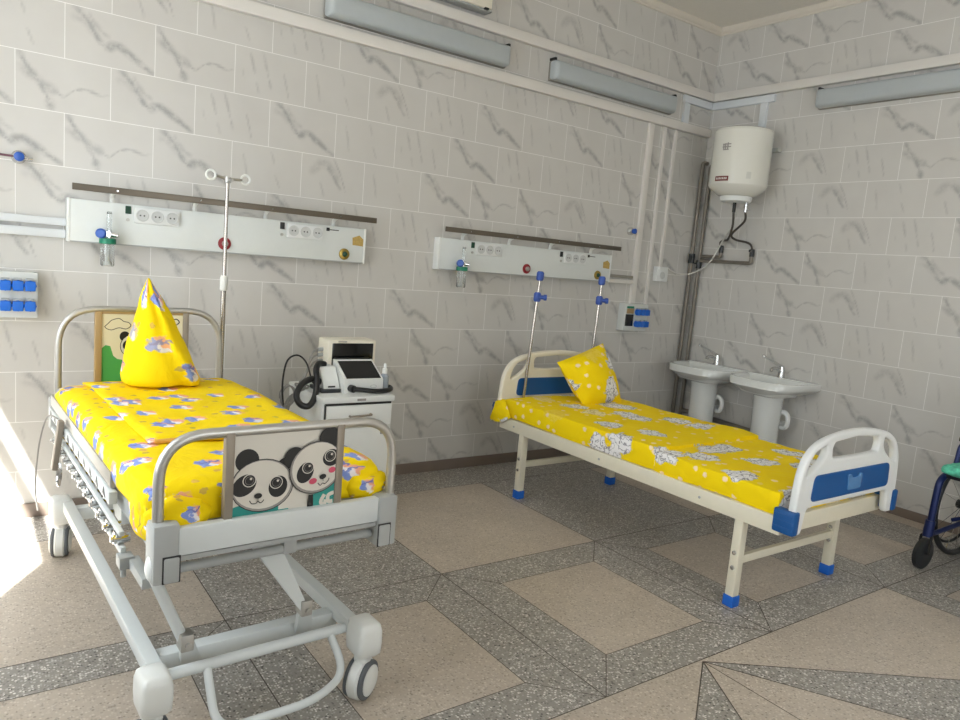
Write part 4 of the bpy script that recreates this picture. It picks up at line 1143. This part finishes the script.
# cone-shaped pillow
pr_ = [  # z, half width, centre t, half depth
 (.815, .145, .0, .09), (.822, .165, .005, .115), (.85, .168, .004, .125), (.90, .150, -.002, .118), (.95, .135, -.010, .105), (1.0, .118, -.018, .09),
 (1.05, .098, -.022, .075), (1.10, .082, -.028, .062), (1.14, .066, -.034, .05), (1.18, .052, -.04, .038), (1.215, .034, -.046, .026), (1.24, .02, -.05, .016), (1.258, .010, -.052, .008), (1.268, .004, -.053, .004)]
n = 44; rings = []; 
for z, hw, ct, hd in pr_:
    ring = []
    for k in range(n):
        a_ = 2*PI*k/n
        c_, s_ = math.cos(a_), math.sin(a_)
        e = .8
        x = hw*(abs(c_)**e)*(1 if c_ >= 0 else -1); y = hd*(abs(s_)**e)*(1 if s_ >= 0 else -1)
        q = V((x, y, z))
        # a fold running from the tip down to the right
        ridge = math.exp(-((x/hw-(.75-1.5*(z-.82)/.45*.5))/.16)**2)*(1 if s_ < 0 else 0)
        dent = math.exp(-((x/hw-(.40-1.2*(z-.82)/.45*.5))/.14)**2)*(1 if s_ < 0 else 0)
        y += -.016*ridge*min(1, (1.26-z)/.1)+.014*dent*min(1, (1.26-z)/.1)
        w_ = noise.noise(V((x*12, y*12, z*9)))*.008
        ring.append(Lc(1.365+y*1.15*(1+w_), (ct-.012)*1.0+x*.93+w_, z+noise.noise(V((x*9, 3, y*9)))*.006))
    rings.append(ring)
pm = MB(); vs = [p for r in rings for p in r]; fs = []; uvs = []
for i in range(len(rings)-1):
    for k in range(n):
        l = (k+1) % n
        fs.append([i*n+k, i*n+l, (i+1)*n+l, (i+1)*n+k])
        z0_, z1_ = pr_[i][0], pr_[i+1][0]; s0 = .62*k/n; s1 = .62*(k+1)/n
        uvs.append([(s0+.2, z0_), (s1+.2, z0_), (s1+.2, z1_), (s0+.2, z1_)])
fs.append(list(range(n))[::-1]); uvs.append([(0, 0)]*n); fs.append([(len(rings)-1)*n+k for k in range(n)]); uvs.append([(0, 0)]*n)
pm.add(vs, fs, 0, uvs)
single('pillow', pm, M['figures'], 'yellow figure-print pillow stood up in a tall point on the panda bed', 'pillow', Lc(1.45, 0, .82), 'yellow pillows', 80)

# drip pole of the panda bed
t = thing('drip_pole', 'chrome drip pole with white hooks at the panda bed headboard', 'drip pole', Lc(1.725, .375, .5))
obj('pole', MB().cyl(Lc(1.725, .372, .50), Lc(1.725, .372, 1.24), .0125, n=14), M['steel'], t)
obj('upper_pole', MB().cyl(Lc(1.725, .372, 1.22), Lc(1.725, .372, 1.75), .009, n=14), M['steel'], t)
obj('lock_collar', MB().lathe(Lc(1.725, .372, 1.205), (0, 0, 1), [(.016, 0), (.019, .006), (.019, .06), (.015, .075)], 16), M['white'], t)
hd = MB().cyl(Lc(1.725, .372, 1.735), Lc(1.725, .372, 1.765), .016, n=12)
hd.tube([Lc(1.725, .372, 1.752), Lc(1.72, .315, 1.762), Lc(1.71, .305, 1.765)], .007, 8).tube([Lc(1.725, .372, 1.752), Lc(1.73, .435, 1.757), Lc(1.735, .445, 1.758)], .007, 8)
hd.tube([Lc(1.725, .372, 1.752), Lc(1.66, .375, 1.745)], .007, 8)
obj('hook_bar', hd, M['alu'], t)
for tt, s in ((.285, 1.705), (.465, 1.738)):
    obj('hook', MB().tube([Lc(s, tt+.022*math.cos(a_), 1.762+.022*math.sin(a_)) for a_ in [k*2*PI/14 for k in range(14)]], .006, 8, closed=True), M['white'], t)

# ------------------------------------------------------------------ cabinet and devices
CX0, CX1, CY0, CY1, CZ = -3.64, -3.23, -.70, -.22, .70
t = thing('bedside_cabinet', 'white metal bedside cabinet between the two beds', 'cabinet', ((CX0+CX1)/2, (CY0+CY1)/2, 0))
obj('body', MB().bb(CX0, CX1, CY0+.02, CY1, .08, .685, .004), M['white'], t)
obj('top', MB().bb(CX0-.004, CX1+.004, CY0, CY1+.005, .668, CZ, .006), M['white'], t)
d = obj('drawer', MB().bb(CX0+.022, CX1-.015, CY0-.002, CY0+.05, .545, .655, .004), M['white'], t)
obj('handle', MB().tube(fillet([(CX0+.15, CY0, .598), (CX0+.15, CY0-.022, .598), (CX0+.27, CY0-.022, .604), (CX0+.27, CY0, .604)], .008), .006, 8), M['bronze'], d)
obj('drawer_gap', MB().bb(CX0+.018, CX1-.012, CY0+.008, CY0+.03, .655, .667, 0).bb(CX0+.015, CX0+.021, CY0+.008, CY0+.03, .545, .66, 0), M['black'], t)
d = obj('door', MB().bb(CX0+.022, CX1-.015, CY0-.002, CY0+.05, .10, .532, .004), M['white'], t)
obj('latch', MB().bb(CX1-.075, CX1-.035, CY0-.008, CY0, .49, .515, .003), M['bedgrey'], d)
obj('label_plate', MB().bb(CX0+.19, CX0+.24, CY0-.002, CY0+.01, .678, .690, .001), M['greyp'], t)
for x in (CX0+.04, CX1-.04):
    for y in (CY0+.06, CY1-.05):
        obj('foot', MB().cyl((x, y, 0), (x, y, .082), .022, n=12), M['rubber'], t)

# monitor
t = thing('patient_monitor', 'cream patient monitor with a dark screen at the back of the cabinet top', 'monitor', (-3.34, -.33, CZ))
obj('housing', MB().bb(-3.50, -3.205, -.40, -.26, .71, .962, .012), M['ivory'], t)
obj('screen', MB().bb(-3.474, -3.224, -.404, -.39, .755, .943, .003), M['screen'], t)
obj('name_strip', MB().bb(-3.44, -3.39, -.4035, -.399, .948, .954, 0), M['greyp'], t)
obj('stand', MB().bb(-3.46, -3.25, -.39, -.27, CZ, .712, .004), M['bedgrey'], t)
sk = MB()
for z in (.90, .87, .835, .80): sk.cyl((-3.50, -.33, z), (-3.53, -.335, z-.002), .011, n=10)
obj('side_connector', sk, M['bedgrey'], t)
for k, (z, mx_) in enumerate(((.90, -3.62), (.87, -3.64), (.835, -3.66))):
    obj('lead', MB().tube([(-3.53, -.335, z), (-3.575, -.36, z-.02), (mx_, -.42, z-.10-.01*k), (mx_-.03, -.44, .73), (-3.66+.02*k, -.45, CZ+.012), (-3.70-.01*k, -.44, .66), (-3.715-.012*k, -.40, .56), (-3.70, -.34, .48)], .0055, 6, smooth=7), M['cable'], t)
obj('black_lead', MB().tube([(-3.575, -.50, CZ+.01), (-3.612, -.48, .745), (-3.635, -.44, .84), (-3.68, -.42, .88), (-3.735, -.42, .85), (-3.755, -.42, .74), (-3.74, -.40, .62), (-3.70, -.36, .50)], .005, 6, smooth=8), M['black'], t)
obj('coiled_lead', MB().tube([(-3.70+.04*math.cos(a_), -.36+.02*math.sin(a_*1.3), .645+.06*math.sin(a_)) for a_ in [k*.55 for k in range(30)]], .0045, 6, smooth=2), M['cable'], t)

# ventilator: white wedge with a slanted dark screen
t = thing('portable_ventilator', 'white portable ventilator with slanted dark screen and black hose on the cabinet', 'ventilator', (-3.37, -.55, CZ))
x0, x1 = -3.487, -3.255
sec = [(-.605, CZ), (-.605, .775), (-.46, .858), (-.445, .862), (-.44, CZ)]
v = MB(); v.prism([(x0, y, z) for y, z in sec], [(x1, y, z) for y, z in sec]); obj('housing', v, M['white'], t)
nrm_ = V((0, -(.858-.775), .145)).normalized()
def slant(u, k, off): p = V((x0+(x1-x0)*u, -.605+.145*k, .775+.083*k)); return p+V((0, -.497, .868))*off
v = MB(); v.prism([slant(.07, .04, .0005), slant(.95, .04, .0005), slant(.95, .93, .0005), slant(.07, .93, .0005)], [slant(.07, .04, .003), slant(.95, .04, .003), slant(.95, .93, .003), slant(.07, .93, .003)]); obj('screen', v, M['screen'], t)
obj('hood', MB().bb(x0+.012, x1-.006, -.452, -.43, .845, .868, .003), M['black'], t)
obj('port', MB().cyl((x0+.04, -.60, .728), (x0+.045, -.632, .728), .02, n=14), M['rubber'], t)
obj('logo', MB().tube([(x0+.175+.018*math.cos(a_), -.6062, .735+.008*math.sin(a_)) for a_ in [k*2*PI/12 for k in range(12)]], .0012, 5, closed=True), M['bedgrey'], t)
hose = MB(); hose.tube([(x0+.045, -.63, .728), (x0+.09, -.645, .725), (-3.33, -.655, .718), (-3.25, -.64, .716), (-3.20, -.60, .716), (-3.195, -.565, .72), (-3.225, -.54, .722), (-3.26, -.53, .72)], .0135, 12, smooth=8); obj('hose', hose, M['black'], t)
t = thing('docking_printer', 'small white and black dock beside the ventilator, left side of the cabinet top', 'printer', (-3.54, -.50, CZ))
sec = [(-.565, CZ+.018), (-.565, .735), (-.50, .83), (-.42, .83), (-.42, CZ+.018)]
v = MB(); v.prism([(-3.585, y, z) for y, z in sec], [(-3.495, y, z) for y, z in sec]); obj('housing', v, M['white'], t)
obj('slot', MB().bb(-3.56, -3.52, -.568, -.56, .728, .736, 0), M['black'], t)
obj('base', MB().bb(-3.60, -3.49, -.58, -.41, CZ, CZ+.02, .004), M['rubber'], t)
h = MB(); h.tube([(-3.545, -.47, .838), (-3.585, -.49, .845), (-3.612, -.52, .82), (-3.622, -.56, .765), (-3.645, -.60, .69), (-3.685, -.62, .645), (-3.728, -.61, .655), (-3.74, -.585, .70), (-3.70, -.56, .752), (-3.64, -.54, .772), (-3.59, -.52, .755), (-3.55, -.50, .735)], .0165, 12, smooth=8)
single('breathing_hose', h, M['black'], 'thick black corrugated hose looping over the left edge of the cabinet', 'hose', (-3.64, -.55, .7))
t = thing('spray_bottle', 'small clear dispenser bottle with white cap on the cabinet top', 'bottle', (-3.222, -.58, CZ))
obj('body', MB().lathe((-3.232, -.575, CZ), (0, 0, 1), [(.022, 0), (.025, .004), (.025, .085), (.012, .10), (.012, .105)], 20), mat('hazy_bottle', 'b9c2cc', .2, trans=.4), t)
obj('cap', MB().lathe((-3.232, -.575, CZ+.10), (0, 0, 1), [(.014, 0), (.014, .025), (.008, .03), (.008, .05), (.005, .055)], 14), M['white'], t)

# ------------------------------------------------------------------ wheelchair at the right edge
wa = math.radians(174); F_ = V((math.cos(wa), math.sin(wa), 0)); S_ = V((-F_.y, F_.x, 0))   # forward, and sideways (away from the back wall)
O2 = V((-.425, -2.468, 0))
def Wc(f, s, z): return O2+F_*f+S_*s+V((0, 0, z))
if S_.y > 0: S_ = -S_
t = thing('wheelchair', 'navy wheelchair at the right edge of the photo', 'wheelchair', Wc(.1, .25, 0))
for sd, s in enumerate((0, .56)):
    inn = .05 if sd == 0 else -.05
    w = obj('wheel', MB().tube([Wc(.285*math.cos(a_), s, .30+.285*math.sin(a_)) for a_ in [k*2*PI/40 for k in range(40)]], .016, 10, closed=True), M['rubber'], t)
    obj('hand_rim', MB().tube([Wc(.235*math.cos(a_), s-inn*.8, .30+.235*math.sin(a_)) for a_ in [k*2*PI/36 for k in range(36)]], .008, 8, closed=True), M['black'], w)
    sp_ = MB()
    for k in range(16):
        a_ = k*2*PI/16; sp_.cyl(Wc(0, s, .30), Wc(.275*math.cos(a_), s, .30+.275*math.sin(a_)), .0016, n=5)
    obj('spokes', sp_, M['chrome'], w)
    obj('hub', MB().cyl(Wc(0, s-.03, .30), Wc(0, s+.03, .30), .026, n=14), M['black'], w)
    fs_ = s+inn
    cf = obj('castor_wheel', MB().lathe(Wc(.44, fs_-.016, .085), S_, [(.07, 0), (.085, .005), (.085, .027), (.07, .032)], 28), M['rubber'], t)
    obj('fork', MB().tube(fillet([Wc(.44, fs_-.026, .085), Wc(.435, fs_-.026, .185), Wc(.43, fs_+.026, .185), Wc(.44, fs_+.026, .085)], .01), .008, 8), M['black'], cf)
    fr2 = MB()
    fr2.tube(fillet([Wc(.42, fs_, .20), Wc(.40, fs_, .50), Wc(.30, fs_, .535), Wc(-.12, fs_, .52)], .05), .018, 12)
    fr2.tube(fillet([Wc(.42, fs_, .20), Wc(.36, fs_, .19), Wc(-.10, fs_, .24)], .04), .014, 10)
    fr2.tube(fillet([Wc(-.12, fs_, .20), Wc(-.12, fs_, .95), Wc(-.22, fs_, .97)], .05), .014, 10)
    fr2.cyl(Wc(.425, fs_, .18), Wc(.418, fs_, .27), .026, n=12)
    obj('side_frame', fr2, M['wcblue'], t)
    arm = obj('armrest', MB().tube(fillet([Wc(.27, fs_, .53), Wc(.245, fs_, .69), Wc(-.11, fs_, .69)], .04), .013, 10), M['wcblue'], t)
    obj('arm_pad', MB().box(Wc(.06, fs_, .712), (.34, .05, .03), .01, 2, Matrix.Rotation(wa, 3, 'Z')), M['black'], arm)
    obj('grip', MB().cyl(Wc(-.20, fs_, .967), Wc(-.30, fs_, .972), .017, n=12), M['black'], t)
seat = MB().box(Wc(.15, .28, .525), (.44, .44, .03), .01, 2, Matrix.Rotation(wa, 3, 'Z')); obj('seat', seat, M['wcseat'], t)
obj('backrest', MB().box(Wc(-.115, .28, .75), (.03, .44, .38), .012, 2, Matrix.Rotation(wa, 3, 'Z')), M['wcseat'], t)
cb = MB(); cb.cyl(Wc(.2, .05, .25), Wc(.2, .51, .50), .011, n=8).cyl(Wc(.22, .05, .50), Wc(.22, .51, .25), .011, n=8); obj('cross_brace', cb, M['wcblue'], t)
gc = rbox((0, 0, 0), (.36, .38, .07), .03, (12, 12, 4))
gc.V = [Wc(.27+v.x, .25+v.y, .568+v.z*.7)+V((0, 0, .018*noise.noise(V((v.x*14, v.y*14, 1)))+.010*noise.noise(V((v.x*30, v.y*30, 5))))) for v in gc.V]
gc.UV = [None]*len(gc.F)
single('folded_cloth', gc, M['gcloth'], 'mint green patterned cloth lying on the wheelchair seat', 'cloth', Wc(.2, .27, .54), None, 80)

# ------------------------------------------------------------------ camera, light
cam = bpy.data.cameras.new('camera'); co = bpy.data.objects.new('camera', cam); COL.objects.link(co)
cam.sensor_width = 36; cam.lens = 718.8566/960*36; cam.clip_start = .05
R0, R1, R2 = (0.814748, -0.573667, 0.084211), (-0.008791, -0.157442, -0.987489), (0.579748, 0.803815, -0.133319)
CPOS = (-5.11591, -4.07831, 1.45013)
co.matrix_world = Matrix.Translation(V(CPOS)) @ Matrix(((R0[0], -R1[0], -R2[0]), (R0[1], -R1[1], -R2[1]), (R0[2], -R1[2], -R2[2]))).to_4x4()
SC.camera = co

SUN, SKY, EXPO = 54.0, 6.5, 0.0
s_ = bpy.data.lights.new('sun', 'SUN'); s_.energy = SUN; s_.angle = math.radians(.7); s_.color = (1, .98, .95)
so = bpy.data.objects.new('sun', s_); COL.objects.link(so)
so.rotation_euler = V((1, 1.71, -2.3)).to_track_quat('-Z', 'Y').to_euler()
w = bpy.data.worlds.new('sky'); SC.world = w; w.use_nodes = True
bg = w.node_tree.nodes['Background']; bg.inputs[0].default_value = (.91, .955, 1, 1); bg.inputs[1].default_value = SKY
def portal(loc, sx, sy, d):
    l = bpy.data.lights.new('window_light', 'AREA'); l.shape = 'RECTANGLE'; l.size = sx; l.size_y = sy; l.cycles.is_portal = True
    o = bpy.data.objects.new('window_light', l); COL.objects.link(o); o.location = loc; o.rotation_euler = V(d).to_track_quat('-Z', 'Z').to_euler()
for y0, y1, z0, z1 in WIN: portal((X0-.10, (y0+y1)/2, (z0+z1)/2), y1-y0, z1-z0, (1, 0, 0))
portal(((FW[0][0]+FW[0][1])/2, Y0-.10, 1.875), 1.6, 2.05, (0, 1, 0))
SC.view_settings.view_transform = 'Standard'; SC.view_settings.look = 'None'
SC.view_settings.gamma = 1; SC.view_settings.use_curve_mapping = False; SC.view_settings.exposure = EXPO
SC.cycles.use_denoising = True
SC.cycles.max_bounces = 12; SC.cycles.diffuse_bounces = 6; SC.cycles.transparent_max_bounces = 12
